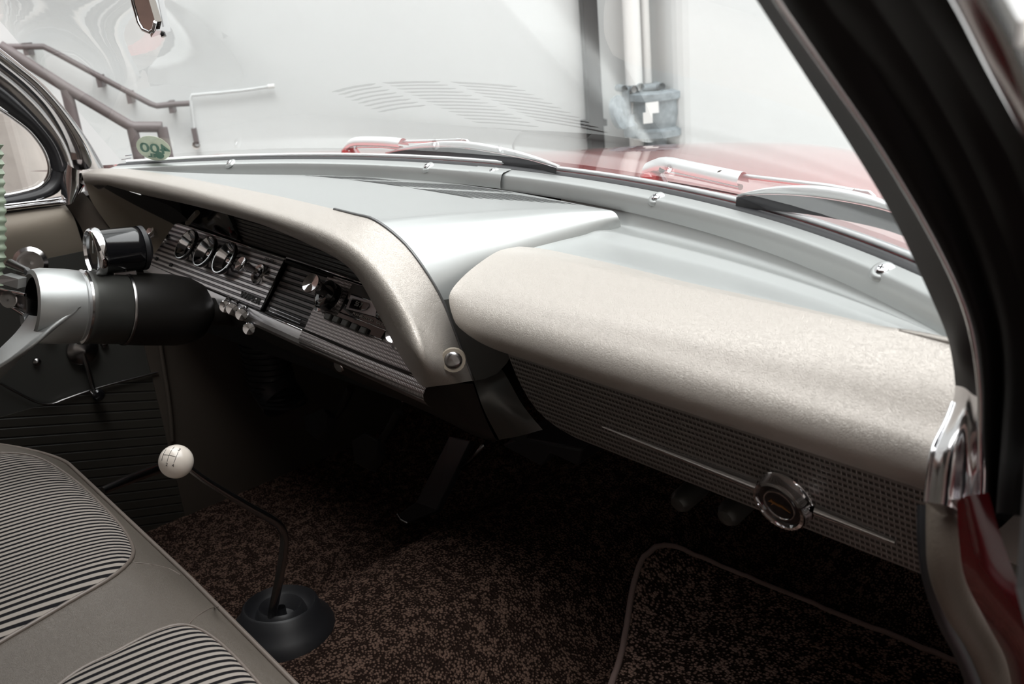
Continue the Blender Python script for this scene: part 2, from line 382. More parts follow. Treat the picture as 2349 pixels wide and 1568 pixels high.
# handrail on the wall
hr = thing('wall_handrail', 'dark brown handrail fixed along the stair wall', 'handrail', (-3.3226, 0.9710, -0.0323))
tube('rail', [(-3.5577, 0.5639, 0.1985), (-3.4741, 0.7087, 0.1822), (-3.4518, 0.7472, 0.1516), (-3.3696, 0.8896, 0.0283), (-3.2882, 1.0306, -0.0912), (-3.2758, 1.0521, -0.1031), (-3.2437, 1.1077, -0.1027), (-3.2081, 1.1693, -0.1066)], .0125, 'brown_paint', hr, 10)
for q in ((-3.5445, 0.6667, 0.1791), (-3.4160, 0.8893, 0.0227), (-3.3633, 0.9805, -0.0562), (-3.2822, 1.1210, -0.1147)):
    box('rail_bracket', q, (.02, .09, .05), 'brown_paint', hr, axes=(WU, WN, (0, 0, 1)))
# free-standing railing in front
fr = thing('stair_railing', 'brown tubular stair railing standing in front of the stairs', 'railing', (-2.4398, 0.6600, -0.2340))
tube('top_rail', [(-2.6272, 0.3356, 0.2044), (-2.5431, 0.4811, 0.0547), (-2.4563, 0.6315, -0.0904), (-2.4471, 0.6475, -0.0984), (-2.4031, 0.7237, -0.1084)], .0185, 'brown_paint', fr, 12)
p1 = Vector((-2.4522, 0.6387, -0.0988)); p2 = Vector((-2.4040, 0.7222, -0.1097)); p3 = Vector((-2.5426, 0.4820, 0.0475))
for q in (p1, p2, p3): tube('post', [q, Vector((q.x, q.y, -1.0))], .0195, 'brown_paint', fr, 10)
tube('lower_rail', [(-2.6723, 0.2575, -0.1423), (-2.6455, 0.3038, -0.1516), (-2.6108, 0.3640, -0.2408)], .0185, 'brown_paint', fr, 10)
p4 = Vector((-2.6545, 0.2883, -0.0213)); tube('post', [p4 + Vector((0, 0, .5)), Vector((p4.x, p4.y, -1.0))], .0195, 'brown_paint', fr, 10)
# stairs rising to the left between railing and wall
st = thing('stairs', 'concrete stair flight rising to the left along the wall', 'stairs', wp(-2.0, .5, -1))
u0 = (p1 - WO).dot(WU)
for k in range(9):
    prism('step', [wp(u0 - .1 - .28 * k, .02, -1.0), wp(u0 - .1 - .28 * (k + 1), .02, -1.0), wp(u0 - .1 - .28 * (k + 1), .02, -1.02 + .13 * (k + 1)), wp(u0 - .1 - .28 * k, .02, -1.02 + .13 * (k + 1))], WN * .75, 'concrete', st)
pl_ = tag(box('concrete_planter', Vector((-2.1017, 0.2457, -0.2531)) - WU * .75, (1.5, .4, .62), 'concrete', axes=(WU, WN, (0, 0, 1)), bev=.02), 'low pale concrete block seen through the vent window', 'block')
pave = struct(box('floor_outside', Vector((-2.5938, 0.3934, -0.1893)) - WU * 2.0, (3.2, 1.6, .04), 'pink_paving', axes=(WU, WN, (0, 0, 1))), 'pink paving seen through the vent window', 'paving')
cab = thing('utility_box', 'brown metal box standing behind the railing beyond the vent window', 'box', (-3.0576, 0.3900, -0.1462))
box('cabinet', (-3.0538, 0.3966, -0.0983), (.30, .2, .26), 'brown_paint', cab, axes=(WU, WN, (0, 0, 1)), bev=.01)
box('foot', (-3.0584, 0.3886, -0.1525), (.26, .18, .012), 'white_paint', cab, axes=(WU, WN, (0, 0, 1)))

struct(box('wall_right_blocker', (2.75, -.2, .8), (.3, 7.0, 3.6), 'render_wall'), 'added rendered wall shading the right side of the car, outside the view', 'wall')  # added unseen wall, limits the sky light entering from the right

struct(box('wall_rear_blocker', (0, -3.8, 2.2), (6.0, .3, 6.5), 'brick'), 'added brick light blocker behind the car, outside the view', 'wall')  # invented wall out of view, darkens the cabin from behind

struct(box('wall_left_blocker', (-2.6, -2.75, 1.5), (.3, 3.3, 5.0), 'brick'), 'added brick wall shading the left rear of the car, outside the view', 'wall')  # unseen blocker put in against light through the left side windows

# ------------------------------------------------------------------ car shell
body = thing('car_body', 'red car body with glossy hood beyond the windshield', 'car', (0, .9, -1.0))
far = [(-1.3894, 0.4641, -0.0950), (-0.9933, 0.6026, -0.0950), (-0.6601, 0.7191, -0.0950), (-0.5398, 0.7717, -0.0950), (-0.4267, 0.8730, -0.0950), (-0.2831, 0.9719, -0.0950), (-0.1607, 1.0156, -0.0950), (-0.0437, 1.0231, -0.0950), (0.0767, 0.9768, -0.0950), (0.2167, 0.8957, -0.0950)]
far = crom(far, 40)
rows = []
xs = [-.86 + 1.72 * i / 39 for i in range(40)]
def rear(x): return Vector((x, kw(x) + .11 if abs(x) < .8 else .0, -.012 - .05 * (x / .86) ** 4))
rows.append([rear(x) for x in xs])
for t in (.12, .3, .5, .75, .92, 1.0):
    rows.append([rear(x).lerp(far[i], t) + Vector((0, 0, .012 * math.sin(math.pi * t))) for i, x in enumerate(xs)])
rows.append([p + Vector((-.02, .05, -.03)) for p in far]); rows.append([p + Vector((-.02, .07, -.5)) for p in far])
gridmesh('hood', [[r[j] for r in rows] for j in range(40)], 'red_paint', body)
box('body_side', (-.82, .5, -.62), (.06, .9, .62), 'red_paint', body, bev=.02)
box('body_side', (.86, .7, -.55), (.06, 1.0, .62), 'red_paint', body, bev=.02)
gridmesh('cowl', [[Vector((x, kw(x) + .03 + .1 * t, .004 - .022 * t)) for x in xs] for t in (0, .5, 1)], 'red_paint', body)
for pp in ((0.1825, 0.3000, 0.0024), (-0.5309, 0.3300, -0.0131)):
    lathe('wiper_tower', Vector(pp) - Vector((0, 0, .02)), (0, -.1, 1), [(0, .018), (.012, .018), (.022, .013), (.026, 0)], 'red_paint', body, 16)

# roof and headliner above the view: keeps the cabin as dark as it is
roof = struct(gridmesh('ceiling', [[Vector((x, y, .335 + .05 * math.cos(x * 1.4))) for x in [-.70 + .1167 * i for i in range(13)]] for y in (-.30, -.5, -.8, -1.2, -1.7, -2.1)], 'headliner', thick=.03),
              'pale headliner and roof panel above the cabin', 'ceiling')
flr = []
def fz(x, y):
    z = -.60 + .10 * math.exp(-((x + .02) / .17) ** 4)
    if x < -.02: z -= .07 * (1 - math.exp(-((x + .02) / .17) ** 4))
    z += .42 * max(0, y - .42) * (1 if y > .42 else 0)
    return z
for i in range(40):
    x = -.76 + 1.5 * i / 39
    flr.append([Vector((x, y, fz(x, y) + (.9 * max(0, y - .50)))) for y in [-1.9 + 2.6 * j / 59 for j in range(60)]])
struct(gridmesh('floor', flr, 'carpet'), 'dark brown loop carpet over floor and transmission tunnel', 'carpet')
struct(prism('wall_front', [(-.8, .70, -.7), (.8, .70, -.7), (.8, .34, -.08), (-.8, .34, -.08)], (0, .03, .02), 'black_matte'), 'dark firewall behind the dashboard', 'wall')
struct(box('wall_rear', (0, -1.95, -.3), (1.5, .05, .8), 'black_matte'), 'dark rear bulkhead of the cabin', 'wall')
struct(box('wall_right_kick', (.715, .30, -.40), (.03, .60, .52), 'fawn_paint'), 'kick panel at the right side of the footwell', 'panel')
struct(box('sill_right', (.76, -.9, -.56), (.12, 1.8, .12), 'red_trim', bev=.02), 'door sill on the right side', 'sill')

# ------------------------------------------------------------------ windshield
def glz(x, h):
    xe = .735 - .12 * h / .3
    yc = kw(0) + .029 - h / math.tan(math.radians(31)); ye = .012 - .66 * h
    t = min(1.05, abs(x) / xe); g = .78 - 1.2 * h; s = t * t * g + t ** 4 * (1 - g)
    return yc + (ye - yc) * s
rows = []
for j in range(13):
    h = .30 * j / 12; xe = .735 - .12 * h / .3
    rows.append([Vector((xe * (i / 20 - 1), glz(xe * (i / 20 - 1), h), .004 + h)) for i in range(41)])
ws = gridmesh('window_1', rows, 'windshield_glass'); struct(ws, 'curved windshield glass', 'windshield')

def wcurve(dy, z, n=60, x0=-.735, x1=.735): return [Vector((x0 + (x1 - x0) * i / (n - 1), kw(x0 + (x1 - x0) * i / (n - 1)) + dy, z)) for i in range(n)]
seal = struct(gridmesh('trim_1', [wcurve(.012, .0), wcurve(.015, .0040), wcurve(.019, .0060), wcurve(.026, .0055), wcurve(.028, -.006)], 'black_rubber'), 'black rubber seal along the windshield base', 'seal')
tube('chrome_strip', wcurve(.033, .0065), .0034, 'chrome_satin', seal, 8)
# garnish moulding
gm = thing('windshield_moulding', 'silver painted moulding strip along the windshield base, held by screws', 'moulding', (0, .23, -.02))
gridmesh('strip', [wcurve(.016, .0035), wcurve(.009, .0024), wcurve(.003, .0012), wcurve(.0005, .0003), wcurve(-.0015, -.0015), wcurve(-.004, -.010), wcurve(-.005, -.019)], 'silver', gm)
cap = gridmesh('joint_cover', [[v + Vector((0, -.001, .0012)) for v in wcurve(dy, z, 9, -.075, -.010)] for dy, z in ((.014, .0032), (.008, .0022), (.0, .0012), (-.003, -.001), (-.0065, -.010), (-.007, -.018))], 'silver', gm)
for (px_, yy) in ((-.545, 0), (-.315, 0), (-.165, 0), (-.036, 0), (.262, 0), (.578, 0)):
    if px_ == -.315: continue
    x = px_; c = Vector((x, kw(x) + .002, .002)); ax = Vector((0.0, -.55, .84))
    lathe('boss', c - ax * .004, ax, [(0, .010), (.0022, .009), (.0034, .0065), (.0034, .0)], 'silver', gm, 20)
    sc = lathe('screw', c, ax, [(0, .0050), (.0006, .0050), (.0014, .0040), (.0019, .002), (.0020, 0)], 'chrome', gm, 18)
    u, v = frame(ax)
    box('slot', c + ax * .0018, (.0048, .0011, .0006), 'black_matte', sc, axes=(u, v, ax)); box('slot', c + ax * .0018, (.0011, .0048, .0006), 'black_matte', sc, axes=(u, v, ax))

# ------------------------------------------------------------------ dashboard
dash = thing('dashboard', 'silver and fawn dashboard with padded visor, instrument pod and glove box', 'dashboard', (0, .1, -.2))
seam = [(-0.7707, -0.0450, 0.0029), (-0.7118, -0.0350, 0.0068), (-0.5840, -0.0300, 0.0137), (-0.4137, -0.0300, 0.0168), (-0.2713, -0.0300, 0.0170), (-0.0952, -0.0300, 0.0164), (0.0505, -0.0300, 0.0130), (0.0965, -0.0300, 0.0107), (0.1385, -0.0270, -0.0074), (0.1630, -0.0220, -0.0342), (0.1765, -0.0150, -0.0656), (0.1849, -0.0080, -0.1078), (0.1930, 0.0000, -0.1525)]
mid = [(-0.7469, -0.0550, 0.0021), (-0.6080, -0.0550, 0.0145), (-0.5135, -0.0550, 0.0182), (-0.3081, -0.0550, 0.0210), (-0.1013, -0.0550, 0.0158), (0.0344, -0.0550, 0.0101), (0.1078, -0.0550, -0.0004), (0.1498, -0.0550, -0.0190), (0.1771, -0.0550, -0.0455), (0.1959, -0.0550, -0.0751), (0.2110, -0.0550, -0.1054), (0.1993, -0.0300, -0.1444)]
nose = [(-0.6848, -0.0730, 0.0045), (-0.6269, -0.0730, 0.0103), (-0.4667, -0.0730, 0.0151), (-0.2690, -0.0730, 0.0154), (-0.0684, -0.0730, 0.0103), (0.0454, -0.0730, 0.0042), (0.1105, -0.0730, -0.0056), (0.1524, -0.0730, -0.0250), (0.1802, -0.0730, -0.0487), (0.1994, -0.0730, -0.0756), (0.2147, -0.0730, -0.1031), (0.1751, -0.0400, -0.1500)]
under = [(-0.7087, -0.0650, -0.0145), (-0.6122, -0.0650, -0.0057), (-0.4503, -0.0650, -0.0058), (-0.2977, -0.0650, -0.0043), (-0.1343, -0.0650, -0.0052), (-0.0497, -0.0650, -0.0092), (0.0423, -0.0650, -0.0192), (0.0912, -0.0650, -0.0289), (0.1163, -0.0650, -0.0419), (0.1302, -0.0600, -0.0670), (0.1383, -0.0520, -0.0986), (0.1486, -0.0450, -0.1290), (0.1579, -0.0350, -0.1572)]
inner = [(-0.8239, -0.0200, -0.0423), (-0.7179, -0.0200, -0.0299), (-0.5622, -0.0200, -0.0264), (-0.3975, -0.0200, -0.0243), (-0.2346, -0.0200, -0.0274), (-0.1421, -0.0200, -0.0323), (-0.0412, -0.0200, -0.0431), (0.0088, -0.0200, -0.0537), (0.0335, -0.0200, -0.0690), (0.0550, -0.0200, -0.0944), (0.0779, -0.0200, -0.1233), (0.1008, -0.0200, -0.1501), (0.1212, -0.0200, -0.1680)]
loft('visor_pad', [seam, mid, nose, under, inner], 'vinyl', 110, 26, dash)
# piping bead between pad and metal
tube('edge_bead', crom(seam, 110)[80:], .0018, 'silver_dark', dash, 6)
# bottom end of the pad's leg
legend = [seam[-1], mid[-1], nose[-1], under[-1], inner[-1]]
mesh('leg_end', [Vector(p) for p in legend], [tuple(range(5))], 'vinyl', dash)
scw = lathe('screw', (0.2138, -0.0370, -0.1133), Vector((.75, -.62, .1)), [(-.004, .0085), (.0, .0085), (.0015, .007), (.002, .0045), (.0025, 0)], 'steel', dash, 18)
lathe('recess', (0.2124, -0.0360, -0.1140), Vector((.75, -.62, .1)), [(-.003, .0125), (.0008, .012), (.0008, .009)], 'vinyl_smooth', scw, 18)

# pod top (silver)
sm = crom(seam, 110)
def seam_at(x):
    for a, b in zip(sm[:-1], sm[1:]):
        if a.x <= x <= b.x and b.x > a.x: return a.lerp(b, (x - a.x) / (b.x - a.x))
    return sm[0].copy() if x < sm[0].x else sm[60].copy()
top = []
NT = 17
sides = [[(0.0965, -0.0300, 0.0107), (0.1385, -0.0270, -0.0074), (0.1630, -0.0220, -0.0342), (0.1765, -0.0150, -0.0656), (0.1849, -0.0080, -0.1078), (0.1930, 0.0000, -0.1525)],
         [(.1085, .030, .0045), (.142, .031, -.008), (.164, .033, -.030), (.177, .036, -.058), (.187, .038, -.10), (.195, .04, -.15)],
         [(.128, .10, -.004), (.155, .10, -.0095), (.172, .10, -.019), (.183, .10, -.033), (.189, .10, -.052), (.194, .10, -.09)],
         [(.163, .16, -.0105), (.179, .161, -.0135), (.190, .162, -.0195), (.197, .163, -.028), (.201, .164, -.040), (.203, .165, -.065)],
         [(.1985, .206, -.0175), (.2040, .207, -.0185), (.2085, .208, -.0215), (.2115, .208, -.026), (.213, .209, -.033), (.2135, .21, -.05)]]
ridge = [s_[0] for s_ in sides]
sidecols = [crom([s[j] for s in sides], NT) for j in range(6)]
for i in range(NT):
    t = i / (NT - 1); r = sidecols[0][i]; row = []
    for j in range(50):
        x = -.70 + (r.x + .70) * j / 49
        a = seam_at(min(x, .094)); yb = kw(x) - .004
        if x > -.64: y = a.y + (yb - a.y) * t
        else: y = a.y + (yb - a.y) * t
        q = j / 49
        yy = y * (1 - q ** 6) + r.y * q ** 6
        zl = a.z * (1 - t) + (-.018) * t
        zz = zl + (r.z - (sm[58].z * (1 - t) - .018 * t)) * q ** 3 if t > 0 else a.z
        row.append(Vector((x, yy, zz)))
    row[-1] = r.copy()
    side = crom([c[i] for c in sidecols], 26)[1:]
    top.append(row + side)
pod = gridmesh('pod_top', top, 'silver', dash)

gridmesh('side_shade_overlay', [[p + Vector((.0012, -.0006, 0)) for p in r[63:]] for r in top[:9]], 'gunmetal', dash)  # dark copy of the lower pod side, shade put into its colour
# vent slots in the pod top: three slanted groups of slots
bvh = BVHTree.FromPolygons([v.co.copy() for v in pod.data.vertices], [tuple(p.vertices) for p in pod.data.polygons])
def topz(x, y):
    h = bvh.ray_cast(Vector((x, y, .2)), Vector((0, 0, -1)))
    return h[0].z if h[0] is not None else None
for g, (xa, xb) in enumerate(((-.372, -.262), (-.243, -.115), (-.093, .030))):
    for k in range(15):
        y = .150 + .0056 * k; shf = 2.1 * (y - .15); wv = .0032 if k < 1 else .0024
        a, b = xa + shf, xb + shf
        if y > min(kw(a), kw(b)) - .012: continue
        A1, B1 = [], []
        for i in range(9):
            x = a + (b - a) * i / 8; z1 = topz(x, y); z2 = topz(x, y + wv)
            if z1 is None or z2 is None: break
            ww = wv * (.4 if i in (0, 8) else 1)
            A1.append(Vector((x, y, z1 + .0003))); B1.append(Vector((x + .002, y + ww, z2 + .0003)))
        if len(A1) == 9: gridmesh('vent_slot', [A1, B1], 'black_matte', dash)

# shelf to the right of the pod
pseam = crom([(0.1340, 0.1030, -0.0370), (0.1928, 0.1015, -0.0360), (0.3217, 0.0882, -0.0330), (0.4029, 0.0743, -0.0305), (0.4753, 0.0656, -0.0280), (0.5328, 0.0570, -0.0255), (0.5920, 0.0459, -0.0225), (0.6364, 0.0387, -0.0200), (0.6597, 0.0344, -0.0185), (0.6823, 0.0297, -0.0170)], 200)
def ps(x):
    if x <= pseam[0].x: return pseam[0].y, pseam[0].z
    for a, b in zip(pseam[:-1], pseam[1:]):
        if a.x <= x <= b.x: q = (x - a.x) / (b.x - a.x); return a.y + (b.y - a.y) * q, a.z + (b.z - a.z) * q
    return pseam[-1].y, pseam[-1].z
xs2 = [.10 + .60 * i / 60 for i in range(61)]
def shp(x, dy, dz, absz=None):
    r = max(0, min(1, (x - .2) / .46)); sc_ = 1 - .80 * r ** 1.6; ys, zs_ = ps(x)
    amp = min(1, max(.0, (x - .19) / .06))
    return Vector((x, kw(x) - .003 + dy * sc_, absz if absz is not None else zs_ + dz * amp * (1 - .5 * r)))
sh = [[shp(x, 0, 0, -.0165) for x in xs2]] + [[shp(x, dy, dz) for x in xs2] for dy, dz in ((-.003, .004), (-.009, -.001), (-.020, -.003), (-.030, .002), (-.038, .0055), (-.044, .005), (-.052, -.001), (-.060, -.003))]
last = sh[-1]
for f in (.3, .6, .9): sh.append([Vector((x, last[i].y * (1 - f) + (ps(x)[0] - .004) * f, last[i].z * (1 - f) + (ps(x)[1] - .0015) * f)) for i, x in enumerate(xs2)])
sh.append([Vector((x, ps(x)[0] - .02, ps(x)[1] - .012)) for x in xs2]); sh.append([Vector((x, ps(x)[0] - .05, ps(x)[1] - .04)) for x in xs2])
gridmesh('shelf', sh, 'silver', dash)

# passenger pad: closed cushion section lofted from its rounded left end
left_sil = [(0.1800, 0.0879, -0.0336), (0.1840, 0.0607, -0.0302), (0.1890, 0.0375, -0.0317), (0.1960, 0.0050, -0.0382), (0.2020, -0.0196, -0.0472), (0.2050, -0.0275, -0.0569), (0.2120, -0.0276, -0.0755), (0.2220, -0.0133, -0.0913), (0.2320, 0.0128, -0.1063)]
def section(x):
    ys, zs_ = ps(x); t = zs_ + .0045
    return [(ys, zs_ + .0005), (ys - .014, zs_ + .0035), (ys * .45 + .01, t + .001), (-.002, t - .008 - .3 * max(0, t + .04)), (-.020, -.050), (-.0325, -.064), (-.0325, -.082), (-.014, -.101), (.013, -.108)]
cols = [left_sil]
for f, x0, x1 in ((.45, .190, .222), (.8, .205, .240), (1.0, .230, .262)):
    c = []
    for j, (y, z) in enumerate(section(x0 + .01)):
        q = j / 8; l = Vector(left_sil[j]); bx = x0 + (x1 - x0) * q
        c.append(Vector((max(bx, l.x + .004), l.y + (y - l.y) * f, l.z + (z - l.z) * f)))
    cols.append(c)
for x in (.30, .36, .42, .48, .54, .60, .64, .668, .69, .712):
    cols.append([Vector((x, y, z)) for y, z in section(x)])
R = [crom(c, 44) for c in cols]
C2 = [crom([r[j] for r in R], 90) for j in range(44)]
gridmesh('passenger_pad', C2, 'vinyl', dash)

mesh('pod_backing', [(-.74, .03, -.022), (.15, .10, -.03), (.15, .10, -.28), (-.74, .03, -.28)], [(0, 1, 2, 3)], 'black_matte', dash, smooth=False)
# glove box door
gz = [(-.106, .231), (-.125, .232), (-.145, .234), (-.160, .238), (-.172, .243), (-.182, .251), (-.190, .262), (-.196, .278), (-.1995, .30)]
rows = []
def gy(z): return .014 - (z + .107) * .25
for z, xl in gz: rows.append([Vector((xl + (.672 - xl) * i / 30, gy(z), z)) for i in range(31)])
rows.append([Vector((.30 + .372 * i / 30, gy(-.202) + .006, -.203)) for i in range(31)]); rows.append([Vector((.30 + .372 * i / 30, gy(-.202) + .03, -.203)) for i in range(31)])
gb = gridmesh('glove_box_door', rows, 'engraved', dash)
gn = Vector((0, -1, -.25)).normalized(); gu = Vector((1, 0, 0)); gv = gu.cross(gn).normalized()
if gv.z < 0: gv = -gv
def gp(x, z, h=0): return Vector((x, gy(z), z)) + gn * h
def onG(p, h=0):
    p = Vector(p); o = Vector((0, .014, -.107)); C0 = Vector((.911, -.536, .214)); d = p - C0
    return C0 + d * ((o + gn * h - C0).dot(gn) / d.dot(gn))
kc = onG((0.5432, 0.0300, -0.1730)); 
a = onG((0.3450, 0.0300, -0.1710)); b = onG((0.6328, 0.0300, -0.1765))
def spear(p, q, w0, w1):
    d = (q - p).normalized(); up = d.cross(gn).normalized()
    if up.z < 0: up = -up
    n = 14; rows = []
    for i in range(n):
        t = i / (n - 1); w = w0 + (w1 - w0) * t; c = p.lerp(q, t)
        rows.append([c - up * w, c - up * w * .6 + gn * w * .55, c + gn * w * .8, c + up * w * .6 + gn * w * .55, c + up * w])
    o = gridmesh('spear', rows, 'chrome', gb); return o
kn = kc
dl = (kc - a).normalized()
spear(a, kc - dl * .026, .0016, .0066)
dr = (b - kc).normalized()
spear(kc + dr * .026, b, .0062, .0026)
kb = lathe('lock_knob', kc, gn, [(0, .0245), (.002, .025), (.004, .0235), (.010, .0232), (.0125, .0225), (.013, .020), (.010, .019), (.0095, .0145), (.0115, .014), (.0115, .0130), (.0102, .0125), (.0102, 0)], 'chrome', gb, 40)
lathe('black_ring', kc + gn * .0095, gn, [(0, .0190), (.0008, .0188), (.0008, .0145)], 'black_gloss', kb, 36)
lathe('badge_face', kc + gn * .0104, gn, [(0, .0125), (.0004, .0123), (.0006, 0)], 'black_gloss', kb, 32)
# leaping animal emblem on the badge
em = [(-.0095, .0008), (-.0070, .0030), (-.0062, .0044), (-.0050, .0028), (-.0015, .0018), (.0030, .0014), (.0065, -.0008), (.0100, -.0030), (.0062, -.0020), (.0028, -.0006), (-.0010, -.0004), (-.0042, .0002), (-.0075, -.0022), (-.0055, .0006), (-.0072, .0012)]
prism('emblem', [kc + gn * .0112 + gu * x + gv * y for x, y in em], gn * .0004, 'gold', kb)

# under-dash: lower panels
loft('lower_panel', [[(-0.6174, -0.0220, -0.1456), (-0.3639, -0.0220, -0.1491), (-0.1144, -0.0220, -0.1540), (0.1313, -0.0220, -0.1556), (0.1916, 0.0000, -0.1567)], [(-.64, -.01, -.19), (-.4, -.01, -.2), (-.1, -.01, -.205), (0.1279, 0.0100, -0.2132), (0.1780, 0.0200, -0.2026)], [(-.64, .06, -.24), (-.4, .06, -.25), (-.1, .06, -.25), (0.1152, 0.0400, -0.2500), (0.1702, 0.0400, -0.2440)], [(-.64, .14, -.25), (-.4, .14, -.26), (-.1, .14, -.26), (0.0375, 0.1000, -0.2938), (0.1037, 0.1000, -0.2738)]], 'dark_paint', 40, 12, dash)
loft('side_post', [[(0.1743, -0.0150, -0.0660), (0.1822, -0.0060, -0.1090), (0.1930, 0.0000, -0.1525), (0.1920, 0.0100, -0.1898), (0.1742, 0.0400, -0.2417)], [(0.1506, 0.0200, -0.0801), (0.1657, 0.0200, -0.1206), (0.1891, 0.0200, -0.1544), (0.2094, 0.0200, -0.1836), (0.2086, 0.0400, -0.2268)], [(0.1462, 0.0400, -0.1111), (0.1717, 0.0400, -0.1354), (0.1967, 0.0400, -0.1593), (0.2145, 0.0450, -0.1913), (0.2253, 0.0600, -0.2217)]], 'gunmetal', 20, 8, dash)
tube('lower_trim_strip', [(-0.2216, -0.0200, -0.1577), (-0.1194, -0.0200, -0.1586), (-0.0168, -0.0200, -0.1589), (0.0737, -0.0200, -0.1592), (0.1293, -0.0200, -0.1598)], .0011, 'chrome_worn', dash, 6)
# ------------------------------------------------------------------ instrument panel
KA, KB, KD = Vector((-.64, -.02, -.146)), Vector((.12, -.02, -.163)), Vector((-.64, .03, -.09))
ku = (KB - KA).normalized(); kn_ = (KD - KA).cross(ku).normalized()
if kn_.y > 0: kn_ = -kn_
kv = ku.cross(kn_); kv = kv if kv.z > 0 else -kv
def Kp(p):                       # plane coordinates of a point
    p = Vector(p) - KA; return p.dot(ku), p.dot(kv)
def K(u, v, h=0): return KA + ku * u + kv * v + kn_ * h
uTL, vTL = Kp((-0.6190, 0.0301, -0.0904)); uTR, vTR = Kp((-0.0182, 0.0339, -0.0995)); uBL, vBL = Kp((-0.6370, -0.0146, -0.1400)); uBR, vBR = Kp((0.1115, -0.0105, -0.1522))
u1, v1 = Kp((-0.2417, 0.0304, -0.0985)); u2, v2 = Kp((-0.2370, -0.0090, -0.1427)); u3, v3 = Kp((-0.1316, 0.0307, -0.1006)); u4, v4 = Kp((-0.1226, -0.0080, -0.1441))
H = vTL * .5 + vTR * .5
ip = thing('instrument_panel', 'brushed ribbed metal instrument strip with gauges, knobs and radio under the visor', 'panel', K(.4, .03))
# ribbed metal: corrugated profile
prof = []
nr = 8
for k in range(nr):
    v0 = .004 + (H - .008) * k / nr; d = (H - .008) / nr
    prof += [(v0, 0), (v0 + d * .12, .0014), (v0 + d * .52, .0014), (v0 + d * .64, 0)]
prof.append((H, 0)); 
low = [(-.020, -.020), (-.020, -.012), (-.0175, -.004), (-.0125, .0008), (-.006, .0018), (0, .001)]
def span(name, ua, ub, pf, m, par, uat=None, ubt=None):
    uat = ua if uat is None else uat; ubt = ub if ubt is None else ubt; rows = []
    for v, h in pf:
        f = max(0, v) / H; rows.append([K((ua + (uat - ua) * f) * (1 - i / 12) + (ub + (ubt - ub) * f) * i / 12, v, h) for i in range(13)])
    o = gridmesh(name, rows, m, par, smooth=True)
    e = o.modifiers.new('edges', 'EDGE_SPLIT'); e.split_angle = math.radians(28); return o
span('ribbed_plate', uBL, u2, [(0, 0), (H * .5, .0003), (H, 0)], 'ribbed_metal', ip, uTL, u1)
span('lower_roll', uBL, u4, low, 'aluminium', ip)
span('lower_roll', u4, uBR + .03, low, 'engine_turned', ip)
span('radio_plate', u4, uBR + .03, [(0, 0), (H * .5, 0), (H, 0)], 'engine_turned', ip, u3, uTR + .05)
axis_pattern('ribbed_dark', (.17, .16, .16), (.03, .03, .03), [((0, .667, .745), .0078, .6, .1)], .4, .8, .0010)
pr2 = [(v, h - .003) for v, h in prof if v < H]
at = span('ashtray_front', u2 + .004, u4 - .002, [(0, -.003), (H * .5, -.003), (H - .001, -.003)], 'ribbed_dark', ip, u1 + .004, u3 - .002)
bx = tube('frame_edge', [K(u2, 0, 0), K(u1, H, .001)], .0022, 'black_gloss', at, 6)
tube('frame_edge', [K(u1, H - .002, .001), K(u3, H - .002, .001)], .0020, 'black_matte', at, 6)
tube('frame_edge', [K(u2, -.001, .0015), K(u4, -.001, .0015)], .0016, 'chrome', at, 6)
tube('handle_lip', [K(u2 + .022, .010, .002), K(u4 - .012, .010, .002)], .0016, 'chrome', at, 8)
tube('handle_lip', [K(u2 + .022, .0055, .002), K(u4 - .010, .0055, .002)], .0012, 'chrome', at, 8)
# bright edges
tube('top_bead', [K(uTL, H, .001), K(u1, H + .001, .001)], .0014, 'chrome_worn', ip, 6)
tube('top_bead', [K(u1, H + .003, .001), K(uTR + .02, H + .003, .001)], .0016, 'chrome_worn', ip, 6)
tube('end_bead', [K(uBL - .002, -.012, .001), K(uBL - .003, 0, .002), K(uTL - .003, H - .004, .002), K(uTL + .003, H + .001, .001)], .0022, 'chrome', ip, 8)
# gauges: deep chrome cups
def gauge(p, r):
    u, v = Kp(p); c = K(u, v, 0)
    g = lathe('gauge', c, kn_, [(0, r * .80), (.004, r * .86), (.009, r * .97), (.0125, r), (.0145, r * .985), (.0145, r * .93), (.012, r * .88), (.004, r * .76), (.001, r * .70), (.0008, 0)], 'chrome', ip, 40)
    lathe('dial', c + kn_ * .0012, kn_, [(0, r * .70), (.0006, r * .70), (.0007, 0)], 'black_gloss', g, 28)
    lathe('black_rim', c + kn_ * .0085, kn_, [(0, r * 1.00), (.002, r * 1.035), (.004, r * 1.03)], 'black_gloss', g, 36)
    lathe('hub', c + kn_ * .0015, kn_, [(0, r * .24), (.003, r * .23), (.0055, r * .16), (.0065, 0)], 'chrome', g, 18)
    u_, v_ = frame(kn_)
    box('needle', c + kn_ * .0035 + ku * r * .3, (r * .6, .0007, .0005), 'lettering', g, axes=(ku, kv, kn_))
for q in ((-0.5134, 0.0096, -0.1097), (-0.4453, 0.0096, -0.1112), (-0.3799, 0.0102, -0.1120)): gauge(q, .0255)
